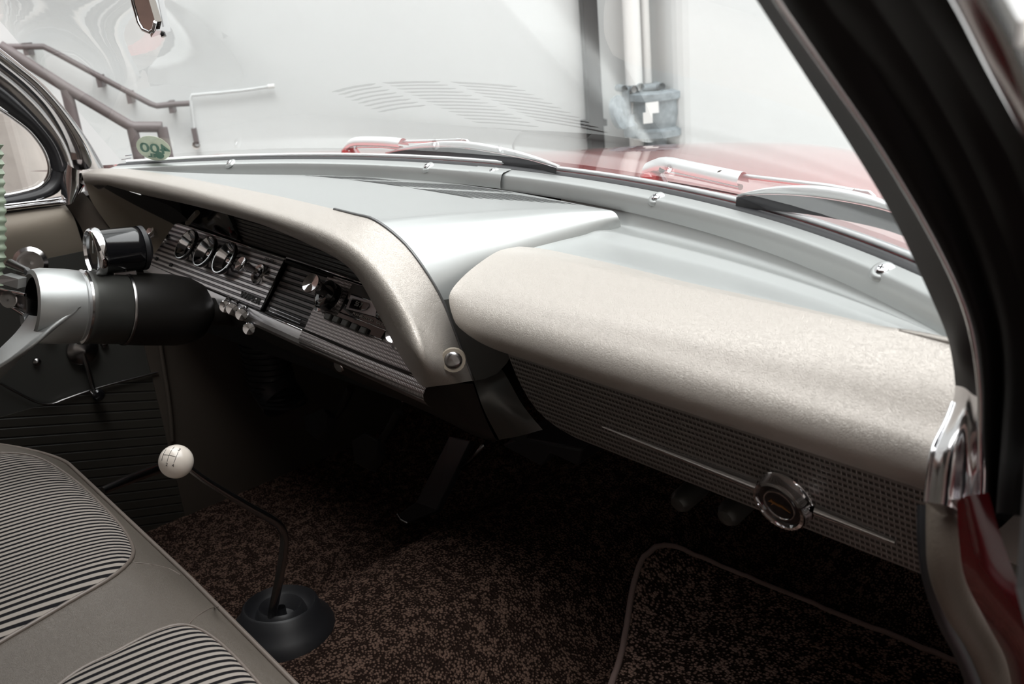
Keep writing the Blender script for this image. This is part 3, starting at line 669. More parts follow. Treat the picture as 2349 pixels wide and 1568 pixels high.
# knobs on stems
def knob(p, tip, r=.0085, base=.013, name='pull_knob'):
    c = Vector(p); t = Vector(tip); d = (t - c); Ln = d.length; d.normalize()
    k = lathe(name, c, d, [(0, r * .45), (Ln * .45, r * .5), (Ln * .7, r * .68), (Ln * .92, r * .98), (Ln * .97, r), (Ln, r * .96), (Ln - .0010, r * .55), (Ln - .0022, 0)], 'chrome', ip, 24)
    lathe('escutcheon', c, kn_, [(-.001, base), (.004, base * .98), (.006, base * .85), (.005, base * .62), (.002, base * .5)], 'chrome_worn', k, 28)
    return k
def proj_out(px_pt, h): return px_pt
knob((-0.6224, 0.0111, -0.1115), (-0.6146, -0.0127, -0.0934), .0095, .013)
kk = knob((-0.2849, 0.0113, -0.1189), (-0.2826, -0.0160, -0.0954), .0105, .0155)
text('lettering', 'LIGHTER', Vector((-0.2794, 0.0247, -0.1007)), ku, kv, .0068, 'ink', ip)
kr = knob((-0.0969, 0.0147, -0.1192), (-0.0864, -0.0187, -0.0893), .0125, .017)
lathe('tuning_ring', (-0.0968, 0.0105, -0.1180), kn_, [(0, .019), (.010, .019), (.012, .016), (.012, .008)], 'black_gloss', kr, 28)
lathe('tuning_ring', (-0.1052, 0.0027, -0.1265), kn_, [(0, .011), (.004, .011), (.005, .008)], 'chrome', kr, 24)
kt = knob((0.0659, 0.0041, -0.1348), (0.0709, -0.0093, -0.1229), .0125, .016)
# lower lettering blocks stamped under the switches and small notches
text('lettering', 'WIPER', Vector((-0.2796, -0.0132, -0.1449)), ku, kv, .0135, 'ink', ip, stretch=1.5, bold=.0003)
for q in ((-0.6098, -0.0129, -0.1372), (-0.5512, -0.0130, -0.1386)): box('notch', q, (.008, .006, .0015), 'black_matte', ip, axes=(ku, kv, kn_))
box('slot', (-0.1573, 0.0307, -0.0989), (.075, .004, .001), 'black_matte', ip, axes=(ku, kv, kn_))
# radio
ru0, rv0 = Kp((-0.0541, -0.0042, -0.1384)); ru1, rv1 = Kp((0.0387, -0.0051, -0.1415))
rd = thing('radio', 'black pushbutton radio with chrome dial frame beside the visor leg', 'radio', (-0.0207, 0.0067, -0.1239))
def K4(px, h): u, v = Kp(px); return K(u, v, h)
prism('housing', [(-0.0671, -0.0034, -0.1402), (-0.0699, 0.0307, -0.1019), (-0.0158, 0.0319, -0.1018), (0.0320, 0.0183, -0.1181), (0.0355, 0.0102, -0.1273), (0.0330, -0.0032, -0.1423)], kn_ * .003, 'black_gloss', rd, .0006)
dp = [(-0.0532, 0.0059, -0.1234), (-0.0574, 0.0176, -0.1101), (0.0110, 0.0186, -0.1105), (0.0400, 0.0092, -0.1218)]
prism('dial_frame', dp, kn_ * .001, 'white_card', rd)
tube('dial_edge', [(-0.0559, 0.0170, -0.1086), (0.0173, 0.0176, -0.1096)], .0011, 'chrome', rd, 6)
dl_ = prism('dial_window', [(-0.0474, 0.0058, -0.1211), (-0.0498, 0.0145, -0.1113), (-0.0150, 0.0149, -0.1116), (-0.0113, 0.0127, -0.1141), (-0.0136, 0.0093, -0.1179), (-0.0207, 0.0074, -0.1198)], kn_ * .0003, 'black_gloss', rd)
text('lettering', '55 7', Vector((-0.0320, 0.0106, -0.1152)), ku, kv, .0085, 'lettering', dl_)
lathe('dial_knob', (0.0195, 0.0144, -0.1162), kn_, [(0, .012), (.004, .012), (.006, .009), (.006, 0)], 'black_gloss', rd, 24)
text('lettering', 'PUSHBUTTON', Vector((-0.0170, 0.0051, -0.1266)), ku, kv, .0042, 'lettering', rd, stretch=1.6)
text('lettering', 'RADIO', Vector((0.0201, 0.0048, -0.1277)), ku, kv, .0042, 'lettering', rd, stretch=1.3)
tube('chrome_line', [(-0.0638, 0.0022, -0.1288), (0.0358, 0.0021, -0.1311)], .0009, 'chrome', rd, 6)
for q in ((-0.0802, -0.0035, -0.1371), (-0.0612, -0.0034, -0.1373), (-0.0414, -0.0034, -0.1378), (-0.0209, -0.0036, -0.1385), (-0.0013, -0.0035, -0.1388)):
    o = box('push_button', q, (.0125, .0085, .010), 'gunmetal', rd, axes=(ku, kv, kn_), bev=.0012)
tube('chrome_line', [(0.0117, -0.0055, -0.1398), (0.0360, -0.0055, -0.1404)], .0007, 'chrome', rd, 6)

# ribbed panel between instrument strip and visor, and the dark speedometer recess
ua_, ub_ = -.46, .10
rows = []
NR = 15
for k in range(NR * 4 + 1):
    f = k / (NR * 4); ph = k % 4
    y = .036 + .012 * f + (.0016 if ph in (1, 2) else 0); z0 = -.0905 + .082 * f
    rows.append([Vector((ua_ + (ub_ - ua_) * i / 10 + .06 * (1 - f) * (1 - i / 10), y, z0 - .010 * i / 10 + .0 * f)) for i in range(11)])
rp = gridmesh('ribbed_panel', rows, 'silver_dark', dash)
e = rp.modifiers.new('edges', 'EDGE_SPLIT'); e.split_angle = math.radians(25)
sr = thing('speedometer', 'dark speedometer housing recessed under the left end of the visor', 'gauge', (-.5, .05, -.05))
prism('cover', [(-.60, .04, -.088), (-.38, .034, -.090), (-.41, .034, -.05), (-.46, .034, -.008), (-.60, .04, -.008)], (0, .01, 0), 'black_gloss', sr)
tube('rib', [(-0.4837, 0.0200, -0.0540), (-0.5325, 0.0200, -0.0766)], .004, 'vinyl_smooth', sr, 8)
prism('red_pointer', [(-0.4090, 0.0300, -0.0698), (-0.4010, 0.0300, -0.0682), (-0.3948, 0.0300, -0.0773), (-0.4012, 0.0300, -0.0787)], (0, -.001, 0), 'red_trim', sr)
# left cheek of the pod
loft('left_cheek', [[(-0.6900, -0.0698, 0.0021), (-0.6950, -0.0687, -0.0169), (-0.7000, -0.0624, -0.0473), (-0.7000, -0.0412, -0.0997), (-0.6900, -0.0253, -0.1359), (-0.6700, -0.0103, -0.1611)], [(-0.6700, -0.0605, -0.0177), (-0.6600, -0.0537, -0.0274), (-0.6500, -0.0357, -0.0550), (-0.6400, -0.0180, -0.0866), (-0.6400, -0.0071, -0.1185), (-0.6400, -0.0131, -0.1453)], [(-0.6400, -0.0588, -0.0141), (-0.6200, -0.0515, -0.0234), (-0.6000, -0.0304, -0.0439), (-0.5850, -0.0058, -0.0650), (-0.5800, 0.0138, -0.0808), (-0.5800, 0.0153, -0.0840)]], 'vinyl_smooth', 20, 8, dash)
loft('speaker_strip', [[(-0.6400, -0.0588, -0.0141), (-0.6200, -0.0515, -0.0234), (-0.6000, -0.0304, -0.0439), (-0.5850, -0.0058, -0.0650), (-0.5800, 0.0156, -0.0826)], [(-0.6000, -0.0651, -0.0053), (-0.5400, -0.0524, -0.0132), (-0.5000, -0.0309, -0.0270), (-0.4800, -0.0150, -0.0402), (-0.5000, 0.0098, -0.0658)]], 'black_matte', 20, 5, dash)

# small chrome pull knobs hanging below the panel, ignition switch
grp = 'small chrome pull knobs under the instrument strip'
pk = (((-0.2916, -0.0450, -0.1508), (-0.3318, -0.0200, -0.1570), 'leftmost small chrome pull knob of the upper pair under the instrument strip'),
      ((-0.2711, -0.0450, -0.1501), (-0.3084, -0.0200, -0.1572), 'second small chrome pull knob from the left under the instrument strip'),
      ((-0.2434, -0.0450, -0.1528), (-0.2770, -0.0200, -0.1590), 'third small chrome pull knob from the left under the instrument strip'),
      ((-0.2520, -0.0350, -0.1780), (-0.2861, -0.0100, -0.1849), 'lowest small chrome pull knob, half lost in the dark under the column'))
for c, bk, lab in pk:
    c = Vector(c); bk = Vector(bk); d = (c - bk); l = d.length; d.normalize()
    t = thing('pull_knob', lab, 'knob', bk, grp)
    lathe('knob', bk, d, [(0, .004), (l * .6, .0045), (l * .85, .0085), (l, .0088), (l + .001, .008), (l - .001, .0)], 'chrome', t, 20)
    lathe('collar', bk, d, [(-.004, .007), (.003, .007), (.004, .004)], 'chrome_worn', t, 16)
ig = thing('ignition_switch', 'chrome ignition lock cylinder under the radio', 'lock', (-0.0576, 0.0000, -0.1906))
d = Vector((.1, -.8, -.1)).normalized()
lathe('barrel', (-0.0572, 0.0000, -0.1893), d, [(-.01, .012), (.004, .012), (.006, .0085), (.016, .0085), (.018, .007), (.018, 0)], 'chrome_worn', ig, 20)
lathe('nut', (-0.0572, 0.0000, -0.1893), d, [(.0, .0145), (.0045, .0145), (.0045, .009)], 'steel', ig, 6)
hk = thing('brake_release', 'curved chrome pull handle under the steering column', 'handle', (-0.2710, 0.0000, -0.1867))
tube('handle', [(-0.2817, 0.0000, -0.1740), (-0.2615, 0.0000, -0.1751), (-0.2543, 0.0000, -0.1833), (-0.2610, 0.0000, -0.1943), (-0.2772, 0.0000, -0.2029)], .0028, 'chrome_worn', hk, 8, curve=16)
lathe('ball', (-0.2675, 0.0100, -0.1955), (0, -1, 0), [(-.006, .003), (-.003, .006), (.003, .006), (.006, .003)], 'steel', hk, 12)

# ------------------------------------------------------------------ steering column, wheel, tachometer
ca = Vector((-0.3700, -0.2670, -0.1008)); cb = Vector((-0.3700, -0.0688, -0.1647)); cax = (cb - ca).normalized()
def col(px): return px
colm = thing('steering_column', 'dark grey steering column shroud running from the wheel hub under the dash', 'column', cb)
c1 = Vector((-0.3700, -0.2021, -0.1131)); L1 = (c1 - ca).dot(cax)
def cpt(s): return ca + cax * s
lathe('collar', cpt(L1), cax, [(-.002, .040), (.0, .0475), (.004, .049), (.006, .0485), (.050, .0485), (.052, .047)], 'gunmetal', colm, 48)
lathe('shroud', cpt(L1 + .052), cax, [(0, .0470), (.001, .0495), (.02, .050), (.070, .050), (.090, .047), (.108, .039), (.118, .026), (.122, .020), (.40, .020)], 'dark_paint', colm, 48)
lathe('groove_ring', cpt(L1), cax, [(-.006, .044), (-.003, .0495), (0, .0495), (.001, .047)], 'chrome_worn', colm, 48)
lathe('shroud_band', cpt(L1 + .052), cax, [(-.001, .0497), (.001, .0505), (.003, .0503)], 'steel', colm, 48)
sw = thing('steering_wheel', 'steering wheel with silver hub, horn spokes and green scalloped rim', 'steering wheel', cpt(0))
# hub
lathe('hub', cpt(.0), cax, [(.004, .036), (.0, .040), (.002, .0455), (.012, .0485), (.04, .0490), (L1 - .008, .0480), (L1 - .005, .045)], 'silver', sw, 56)
lathe('horn_cup', cpt(.0), cax, [(.001, .040), (.004, .0395), (.03, .034), (.03, 0)], 'black_gloss', sw, 48)
# right spoke: tapering cast arm running down toward the viewer
loft('spoke', [[(-0.3750, -0.2685, -0.1143), (-0.3750, -0.2887, -0.1319), (-0.3750, -0.3123, -0.1470), (-0.3750, -0.3357, -0.1630)], [(-0.3450, -0.2585, -0.1125), (-0.3450, -0.2804, -0.1292), (-0.3450, -0.3080, -0.1451), (-0.3450, -0.3379, -0.1637)], [(-0.3220, -0.2215, -0.1071), (-0.3180, -0.2595, -0.1230), (-0.3180, -0.2948, -0.1408), (-0.3300, -0.3351, -0.1581)], [(-0.3300, -0.2154, -0.1103), (-0.3280, -0.2513, -0.1275), (-0.3300, -0.2867, -0.1461), (-0.3500, -0.3284, -0.1699)], [(-0.3700, -0.2243, -0.1129), (-0.3700, -0.2579, -0.1390), (-0.3750, -0.2963, -0.1700), (-0.3800, -0.3327, -0.1951)]], 'silver', 16, 16, sw)
loft('horn_bar', [[(-0.3700, -0.2656, -0.0849), (-0.4000, -0.2732, -0.0840), (-0.4400, -0.2887, -0.0808)], [(-0.3700, -0.2695, -0.1001), (-0.4000, -0.2767, -0.0978), (-0.4400, -0.2920, -0.0936)], [(-0.3700, -0.2711, -0.1067), (-0.4000, -0.2784, -0.1044), (-0.4400, -0.2935, -0.0992)]], 'steel', 8, 6, sw)
tube('horn_rail', [(-0.3700, -0.2671, -0.0868), (-0.4000, -0.2785, -0.0843), (-0.4400, -0.2936, -0.0794)], .0022, 'chrome', sw, 8); tube('horn_rail', [(-0.3700, -0.2744, -0.1116), (-0.4000, -0.2830, -0.1019), (-0.4400, -0.2973, -0.0933)], .0028, 'chrome', sw, 8)
lathe('horn_button', (-0.3950, -0.2810, -0.0933), (.75, -.6, .25), [(0, .011), (.003, .011), (.004, .009), (.0025, 0)], 'chrome_worn', sw, 20)
prism('upper_spoke', [(-0.3800, -0.2719, -0.0791), (-0.4100, -0.2838, -0.0741), (-0.4300, -0.2884, -0.0703), (-0.4100, -0.2781, -0.0639), (-0.3800, -0.2679, -0.0675)], (0, .01, 0), 'silver', sw)
rimc = [(-0.4500, -0.2430, 0.0945), (-0.4500, -0.2507, 0.0569), (-0.4500, -0.2585, 0.0187), (-0.4500, -0.2665, -0.0142), (-0.4500, -0.2760, -0.0471), (-0.4500, -0.2882, -0.0796)]
rimp = crom(rimc, 60)
tube('rim', rimp, [.0145 + .0022 * math.cos(k * math.pi) for k in range(31)], 'rim_green', sw, 14)
# turn signal lever
tl = thing('turn_signal_lever', 'chrome turn signal lever poking out behind the hub', 'lever', (-0.4000, -0.2648, -0.0716))
tube('lever', [(-0.3900, -0.2535, -0.0624), (-0.4200, -0.2645, -0.0537)], [.0052, .0062], 'steel', tl, 12)
lathe('window_knob', (-0.7000, -0.1766, -0.1164), (.9, -.4, .1), [(0, .026), (.008, .026), (.012, .020), (.010, .012), (.012, 0)], 'chrome_worn', tl, 28)
# tachometer strapped to the column
tc_ = Vector((-0.3700, -0.1734, -0.0548)); te = Vector((-0.3700, -0.1163, -0.0748)); td = (te - tc_); tlh = td.length
td = Vector((.02, .97, -.12)).normalized()
ta = thing('tachometer', 'black cup tachometer with chrome bezel on top of the steering column', 'gauge', tc_)
lathe('housing', tc_, td, [(0, .032), (.005, .0325), (.008, .0315), (.010, .0300), (.050, .0300), (.058, .029), (.063, .025), (.064, 0)], 'black_gloss', ta, 40)
lathe('bezel', tc_, td, [(.007, .0325), (.004, .0335), (.0, .033), (-.0035, .0318), (-.005, .0300), (-.005, .0290), (-.001, .028)], 'chrome', ta, 44)
lathe('dial', tc_, td, [(-.001, .029), (-.0005, 0)], 'black_gloss', ta, 36)
tube('needle', [tc_ - td * .0015, tc_ - td * .0015 + Vector((.012, 0, .018))], .0007, 'lettering', ta, 6)
lathe('rear_cap', tc_ + td * .058, td, [(0, .0300), (.006, .0300), (.008, .023), (.012, .020), (.012, 0)], 'black_rubber', ta, 28)
box('bracket', tc_ + td * .03 + Vector((0, 0, -.034)), (.02, .03, .02), 'chrome_worn', ta, bev=.002)

# ------------------------------------------------------------------ gear shifter
gs = thing('gear_shifter', 'floor gear lever with white ball knob and black rubber boot', 'gear shifter', (-0.0522, -0.1589, -0.5000))
bc = Vector((0.0000, -0.2492, -0.2075)); br = 38 / 2161.7 * 1.0
br = .0176
lathe('ball_knob', bc, (0, 0, 1), [(br * -math.cos(math.pi * k / 24), br * math.sin(math.pi * k / 24)) for k in range(25)], 'ivory', gs, 40)
bn = bpy.data.objects['ball_knob']
tube('lever', [bc + Vector((.004, .010, -.010)), Vector((0.0000, -0.2244, -0.2395)), Vector((-0.0080, -0.1851, -0.2894)), Vector((-0.0120, -0.1550, -0.3256)), Vector((-0.0160, -0.1439, -0.3457)), Vector((-0.0200, -0.1437, -0.3682)), Vector((-0.0300, -0.1545, -0.4156)), Vector((-0.0450, -0.1680, -0.4718)), Vector((-0.0500, -0.1739, -0.5032))], [.0035, .0042, .0048, .0052, .0055, .0058], 'steel', gs, 12, curve=40)
# shift pattern engraved on the ball
pd = (Vector((.911, -.536, .214)) - bc).normalized()
pn = (Vector((0.0000, -0.2559, -0.1957)) - bc); pn = (pn.normalized() * .75 + pd * .66).normalized()
pu_ = (Vector((0.0000, -0.2535, -0.2016)) - Vector((0.0000, -0.2610, -0.1936))); pu_ = (pu_ - pn * pu_.dot(pn)).normalized(); pv_ = pn.cross(pu_)
def sp_(a, b): 
    q = pn + pu_ * a + pv_ * b; return bc + q.normalized() * (br + .0001)
for seg_ in (((-.45, 0), (.45, 0)), ((.0, -.40), (.0, .40)), ((.45, -.42), (.45, .42)), ((-.45, -.4), (-.45, .4))):
    (a0, b0), (a1, b1) = seg_
    tube('pattern_line', [sp_(a0 + (a1 - a0) * k / 8, b0 + (b1 - b0) * k / 8) for k in range(9)], .00022, 'ink', bn, 5)
for s_, a0, b0 in (('3', .45, .62), ('4', .45, -.62), ('1', 0, .6), ('2', 0, -.62)):
    q = sp_(a0, b0); nn = (q - bc).normalized(); xx = (pu_ - nn * pu_.dot(nn)).normalized()
    text('numeral', s_, q + nn * .0001, xx, nn.cross(xx) , .0048, 'ink', bn, depth=.0001)
boot_o = Vector((-0.0560, -0.1509, -0.5000))
ba = Vector((-.03, .08, 1)).normalized()
lathe('boot', boot_o, ba, [(-.02, .070), (.0, .066), (.012, .060), (.022, .050), (.034, .046), (.036, .043), (.030, .040), (.024, .036), (.022, .032), (.030, .029), (.033, .026), (.028, .022), (.018, .016), (.015, .007), (.03, .006)], 'black_rubber', gs, 44)

# ------------------------------------------------------------------ bench seat
seat = thing('bench_seat', 'fawn vinyl bench seat with striped cloth inserts and piped edges', 'seat', (-.1, -.6, -.55))
def fy(x): return -.268 - .80 * max(0, -x - .40) ** 1.5 - .02 * max(0, x) 
def szz(x, y):
    s = fy(x) - y
    base = -.338 + .030 * (1 - math.exp(-max(0, s) / .03)) + .02 * min(1, max(0, s) / .3)
    base += .006 * math.exp(-((x + .02) / .05) ** 2) * min(1, max(0, s) / .05)
    return base
rows = []
for i in range(70):
    x = -.72 + 1.36 * i / 69; c = [Vector((x, fy(x) + .012, -.50)), Vector((x, fy(x) + .014, -.42)), Vector((x, fy(x) + .010, -.37)), Vector((x, fy(x) + .003, -.343))]
    for j in range(50):
        y = fy(x) - .66 * (j / 49) ** 1.6; c.append(Vector((x, y, szz(x, y))))
    rows.append(c)
gridmesh('cushion', rows, 'vinyl_seat', seat)
tube('front_piping', [Vector((x, fy(x) + .003, -.3385)) for x in [-.72 + 1.36 * i / 90 for i in range(91)]], .0026, 'piping', seat, 8)
bk = [[Vector((x, -.86 - .12 * t + .02 * math.sin(9 * t), -.33 + .48 * t)) for x in [-.70 + .132 * i for i in range(11)]] for t in [k / 8 for k in range(9)]]
gridmesh('backrest', bk, 'vinyl_seat', seat, thick=.12)
def seat_hit(p):
    """move a point along the cushion until it lies on the surface"""
    C0 = Vector((.911, -.536, .214)); d = (Vector(p) - C0).normalized(); t = .2
    while t < 2.5:
        q = C0 + d * t
        if q.y < fy(q.x) and q.z < szz(q.x, q.y): return q
        t += .002
    return Vector(p)
def insert(pts, name='cloth_insert'):
    out = [seat_hit(p) for p in pts]; out = crom(out, 90, cyc=True)
    c = sum(out, Vector()) / len(out); R_ = []
    for k in range(26):
        s = 1 - k / 26 if k else 1.0
        r = []
        for p in out:
            x = c.x + (p.x - c.x) * s; y = c.y + (p.y - c.y) * s
            r.append(Vector((x, y, szz(x, y) + (.0008 if k == 0 else .0008 + .005 * (1 - math.exp(-(1 - s) * 14))))))
        R_.append(r)
    o = gridmesh(name, R_, 'striped_cloth', seat, cyc=True)
    tube('piping', [Vector((p.x, p.y, szz(p.x, p.y) + .001)) for p in out], .0022, 'piping', seat, 8, cyc=True)
insert([(-0.4626, -0.3646, -0.3100), (-0.4466, -0.3355, -0.3100), (-0.4106, -0.3114, -0.3100), (-0.3549, -0.2966, -0.3100), (-0.2477, -0.2889, -0.3100), (-0.1348, -0.2898, -0.3100), (-0.0672, -0.2955, -0.3100), (-0.0309, -0.3075, -0.3100), (-0.0121, -0.3331, -0.3100), (0.0012, -0.3860, -0.3100), (0.0171, -0.4500, -0.3100), (0.0335, -0.5251, -0.3100), (-0.1051, -0.5811, -0.3100), (-0.3690, -0.5008, -0.3100)])
insert([(0.1172, -0.3350, -0.3100), (0.1284, -0.3164, -0.3100), (0.1557, -0.3071, -0.3100), (0.1993, -0.3042, -0.3100), (0.2518, -0.3054, -0.3100), (0.3042, -0.3090, -0.3100), (0.3309, -0.3346, -0.3100), (0.3292, -0.4103, -0.3100), (0.2752, -0.5138, -0.3100), (0.1885, -0.5171, -0.3100), (0.1249, -0.4274, -0.3100), (0.1179, -0.3758, -0.3100)])
# cross seams of the vinyl centre
def seamline(pts):
    tube('seam', [seat_hit(p) + Vector((0, 0, .0003)) for p in crom(pts, 24)], .0008, 'piping', seat, 5)
seamline([(-0.0240, -0.3101, -0.3100), (-0.0022, -0.2965, -0.3100), (0.0207, -0.2870, -0.3100), (0.0416, -0.2840, -0.3100)])
seamline([(0.1293, -0.3147, -0.3100), (0.1220, -0.3029, -0.3100), (0.1191, -0.2884, -0.3100), (0.1080, -0.2764, -0.3200)])

# rod behind the ball, pedals, duct, mat
rod = tag(tube('parking_brake', [(-0.5000, -0.2096, -0.4405), (-0.5200, -0.1601, -0.4482), (-0.5500, -0.1016, -0.4627)], [.006, .0075, .009], 'steel', None, 12), 'dark steel rod rising behind the seat edge toward the white ball', 'rod')
def pedal(name, label, pts, arm, thick=.018, m='black_rubber'):
    t = thing(name, label, 'pedal', Vector(pts[0]))
    prism('pad', pts, (0, .014, -.01), m, t, .003)
    tube('arm', arm, .007, 'dark_paint', t, 8, curve=10)
pedal('clutch_pedal', 'black rubber clutch pedal, farther left of the two hanging pedals', [(-0.4825, 0.1300, -0.4370), (-0.4044, 0.1300, -0.3985), (-0.3913, 0.1300, -0.4107), (-0.4115, 0.1300, -0.4448), (-0.4486, 0.1300, -0.4710), (-0.4832, 0.1300, -0.4623)], [(-0.4470, 0.1500, -0.4508), (-0.3836, 0.1500, -0.4040), (-0.3355, 0.1500, -0.3520)])
pedal('brake_pedal', 'black rubber brake pedal with worn edge, nearer of the two hanging pedals', [(-0.3079, 0.1200, -0.4248), (-0.2626, 0.1200, -0.3972), (-0.2229, 0.1200, -0.3982), (-0.2315, 0.1200, -0.4231), (-0.2675, 0.1200, -0.4639), (-0.3096, 0.1200, -0.4642)], [(-0.2548, 0.1300, -0.4272), (-0.2082, 0.1300, -0.3830), (-0.1698, 0.1300, -0.3397)])
t = thing('accelerator_pedal', 'long black rubber accelerator pedal on the toe board', 'pedal', (-0.2367, 0.1632, -0.5600))
prism('pad', [(-0.2163, 0.1300, -0.5288), (-0.1727, 0.1400, -0.4937), (-0.2093, 0.2400, -0.4335), (-0.1524, 0.2400, -0.4234), (-0.1222, 0.1400, -0.4895), (-0.1901, 0.1300, -0.5325)], (0, .01, -.006), 'black_rubber', t, .002)
tube('edge', [(-0.2143, 0.1290, -0.5260), (-0.2066, 0.1290, -0.5339), (-0.1886, 0.1290, -0.5323)], .002, 'steel', t, 6)
tube('link_rod', [(-0.1279, 0.2000, -0.4476), (-0.0971, 0.2000, -0.4190), (-0.0671, 0.2000, -0.3880)], .003, 'steel', t, 6)
dc = thing('heater_duct', 'black plastic duct corner hanging below the dash centre', 'duct', (0.1007, 0.1600, -0.3437))
prism('duct', [(0.0495, 0.1400, -0.3285), (0.1233, 0.1400, -0.3339), (0.1431, 0.1400, -0.3094), (0.1898, 0.1400, -0.3114), (0.1993, 0.1400, -0.2855), (0.0948, 0.1400, -0.3039)], (0, .08, .01), 'black_rubber', dc, .003)
hh = thing('heater_hose', 'ribbed black hose under the steering column', 'hose', (-0.5770, 0.1500, -0.3559))
hp = [(-0.6288, 0.1500, -0.3169), (-0.6317, 0.1500, -0.3687), (-0.6252, 0.1500, -0.4191), (-0.5929, 0.1500, -0.4456)]
tube('hose', hp, .040, 'black_rubber', hh, 24, curve=20)
for q in crom(hp, 14): lathe('hose_rib', q, (0, .1, 1), [(-.003, .040), (-.0015, .044), (.0015, .044), (.003, .040)], 'black_rubber', hh, 24)
hb = thing('heater_box', 'dark heater box with two dull metal studs under the glove box', 'heater', (.45, .15, -.3))
box('case', (.45, .24, -.235), (.45, .16, .07), 'black_matte', hb, bev=.01)
for q in ((0.3777, 0.1000, -0.2700), (0.4503, 0.0800, -0.2476)): lathe('stud', q, (0, -1, -.2), [(-.03, .012), (0, .012), (.006, .008), (.008, 0)], 'gunmetal', hb, 16)
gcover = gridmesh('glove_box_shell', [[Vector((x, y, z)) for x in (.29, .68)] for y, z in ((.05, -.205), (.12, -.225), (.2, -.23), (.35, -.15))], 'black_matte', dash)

mt = thing('floor_mat', 'brown carpet floor mat with bound edge in the passenger footwell', 'mat', (0.3433, 0.3368, -0.5800))
mo = [(0.2667, 0.0905, -0.5650), (0.2309, 0.1524, -0.5650), (0.1906, 0.2092, -0.5650), (0.1510, 0.2637, -0.5650), (0.1174, 0.3181, -0.5650), (0.1096, 0.3558, -0.5650), (0.1205, 0.3773, -0.5650), (0.1534, 0.3815, -0.5650), (0.2409, 0.3861, -0.5650), (0.3700, 0.3940, -0.5650), (0.4819, 0.4023, -0.5650), (0.5587, 0.4043, -0.5650), (0.6310, 0.3994, -0.5650), (0.7280, 0.1458, -0.5650), (0.5409, -0.1475, -0.5650), (0.3488, -0.0586, -0.5650)]
mo = crom([Vector(p) for p in mo], 120, cyc=True); c = sum(mo, Vector()) / len(mo); R_ = []
def mz(x, y): return fz(x, y) + .9 * max(0, y - .50)
def mat_hit(p):
    C0 = Vector((.911, -.536, .214)); d = (Vector(p) - C0).normalized(); t = .4
    while t < 2.5:
        q = C0 + d * t
        if q.z < mz(q.x, q.y) + .012: return q
        t += .003
    return Vector(p)
mo = [mat_hit(p) for p in mo]; c = sum(mo, Vector()) / len(mo)
R_ = [[Vector((p.x, p.y, mz(p.x, p.y) - .002)) for p in mo]]
for k in range(24):
    s = 1 - k / 24; R_.append([Vector((c.x + (p.x - c.x) * s, c.y + (p.y - c.y) * s, mz(c.x + (p.x - c.x) * s, c.y + (p.y - c.y) * s) + .012)) for p in mo])
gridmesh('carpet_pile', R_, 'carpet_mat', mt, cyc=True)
tube('binding', [Vector((p.x, p.y, mz(p.x, p.y) + .012)) for p in mo], .0042, 'binding', mt, 8, cyc=True)

# ------------------------------------------------------------------ left door
dr_ = thing('door_1', 'left front door trim with vent window, crank and ribbed lower panel', 'door', (-.76, -.5, -.9)); dr_['kind'] = 'structure'
XD = -.765
prism('door_skin', [(XD, .02, -.04), (XD, -1.4, -.04), (XD, -1.4, -.76), (XD, .02, -.76)], (-.05, 0, 0), 'dark_paint', dr_)
loft('upper_trim', [[(-0.7550, -0.0905, -0.0471), (-0.7550, -0.1513, -0.0438), (-0.7550, -0.2279, -0.0394), (-0.7500, -0.3122, -0.0339)], [(-0.7450, -0.0849, -0.0693), (-0.7420, -0.1606, -0.0669), (-0.7420, -0.2372, -0.0637), (-0.7450, -0.3199, -0.0586)], [(-0.7520, -0.0797, -0.1163), (-0.7500, -0.1684, -0.1060), (-0.7500, -0.2445, -0.0983), (-0.7500, -0.3280, -0.0915)], [(-0.7600, -0.0724, -0.1421), (-0.7600, -0.1732, -0.1358), (-0.7600, -0.2516, -0.1339), (-0.7600, -0.3356, -0.1259)]], 'vinyl_smooth', 20, 14, dr_)
loft('upper_corner', [[(-0.7500, -0.0905, -0.0466), (-0.7450, -0.0782, -0.0856), (-0.7400, -0.0754, -0.1270), (-0.7350, -0.0694, -0.1468)], [(-0.7400, -0.0791, -0.0333), (-0.7300, -0.0655, -0.0718), (-0.7150, -0.0586, -0.1125), (-0.7000, -0.0520, -0.1460)], [(-0.7350, -0.0641, -0.0286), (-0.7250, -0.0551, -0.0514), (-0.7050, -0.0397, -0.1007), (-0.6900, -0.0262, -0.1395)]], 'fawn_paint', 16, 8, dr_)
prism('lower_panel', [(-.752, .0, -.375), (-.752, -1.3, -.33), (-.752, -1.3, -.74), (-.752, .0, -.74)], (-.01, 0, 0), 'door_rib', dr_)
prism('middle_panel', [(-.754, .0, -.13), (-.754, -1.3, -.10), (-.754, -1.3, -.33), (-.754, .0, -.375)], (-.01, 0, 0), 'gunmetal', dr_)
tube('trim_line', [(-0.7450, -0.0096, -0.3716), (-0.7450, -0.1122, -0.3661), (-0.7450, -0.1718, -0.3673), (-0.7450, -0.1937, -0.3684), (-0.7450, -0.2157, -0.3572), (-0.7450, -0.2402, -0.3310), (-0.7450, -0.2609, -0.3065)], .0022, 'steel', dr_, 8, curve=40)
cr_ = lathe('crank_hub', (-0.7500, -0.1247, -0.2911), (1, 0, 0), [(0, .026), (.010, .026), (.014, .022), (.016, .015), (.020, .0)], 'steel', dr_, 28)
cr_['label'] = 'chrome window crank hub'
tube('crank_arm', [(-0.7350, -0.1273, -0.2909), (-0.7350, -0.1265, -0.3274), (-0.7350, -0.1269, -0.3600)], .0045, 'steel', cr_, 8); lathe('crank_knob', (-0.7350, -0.1253, -0.3688), (1, 0, 0), [(0, .008), (.02, .011), (.024, .008), (.025, 0)], 'black_gloss', cr_, 16)
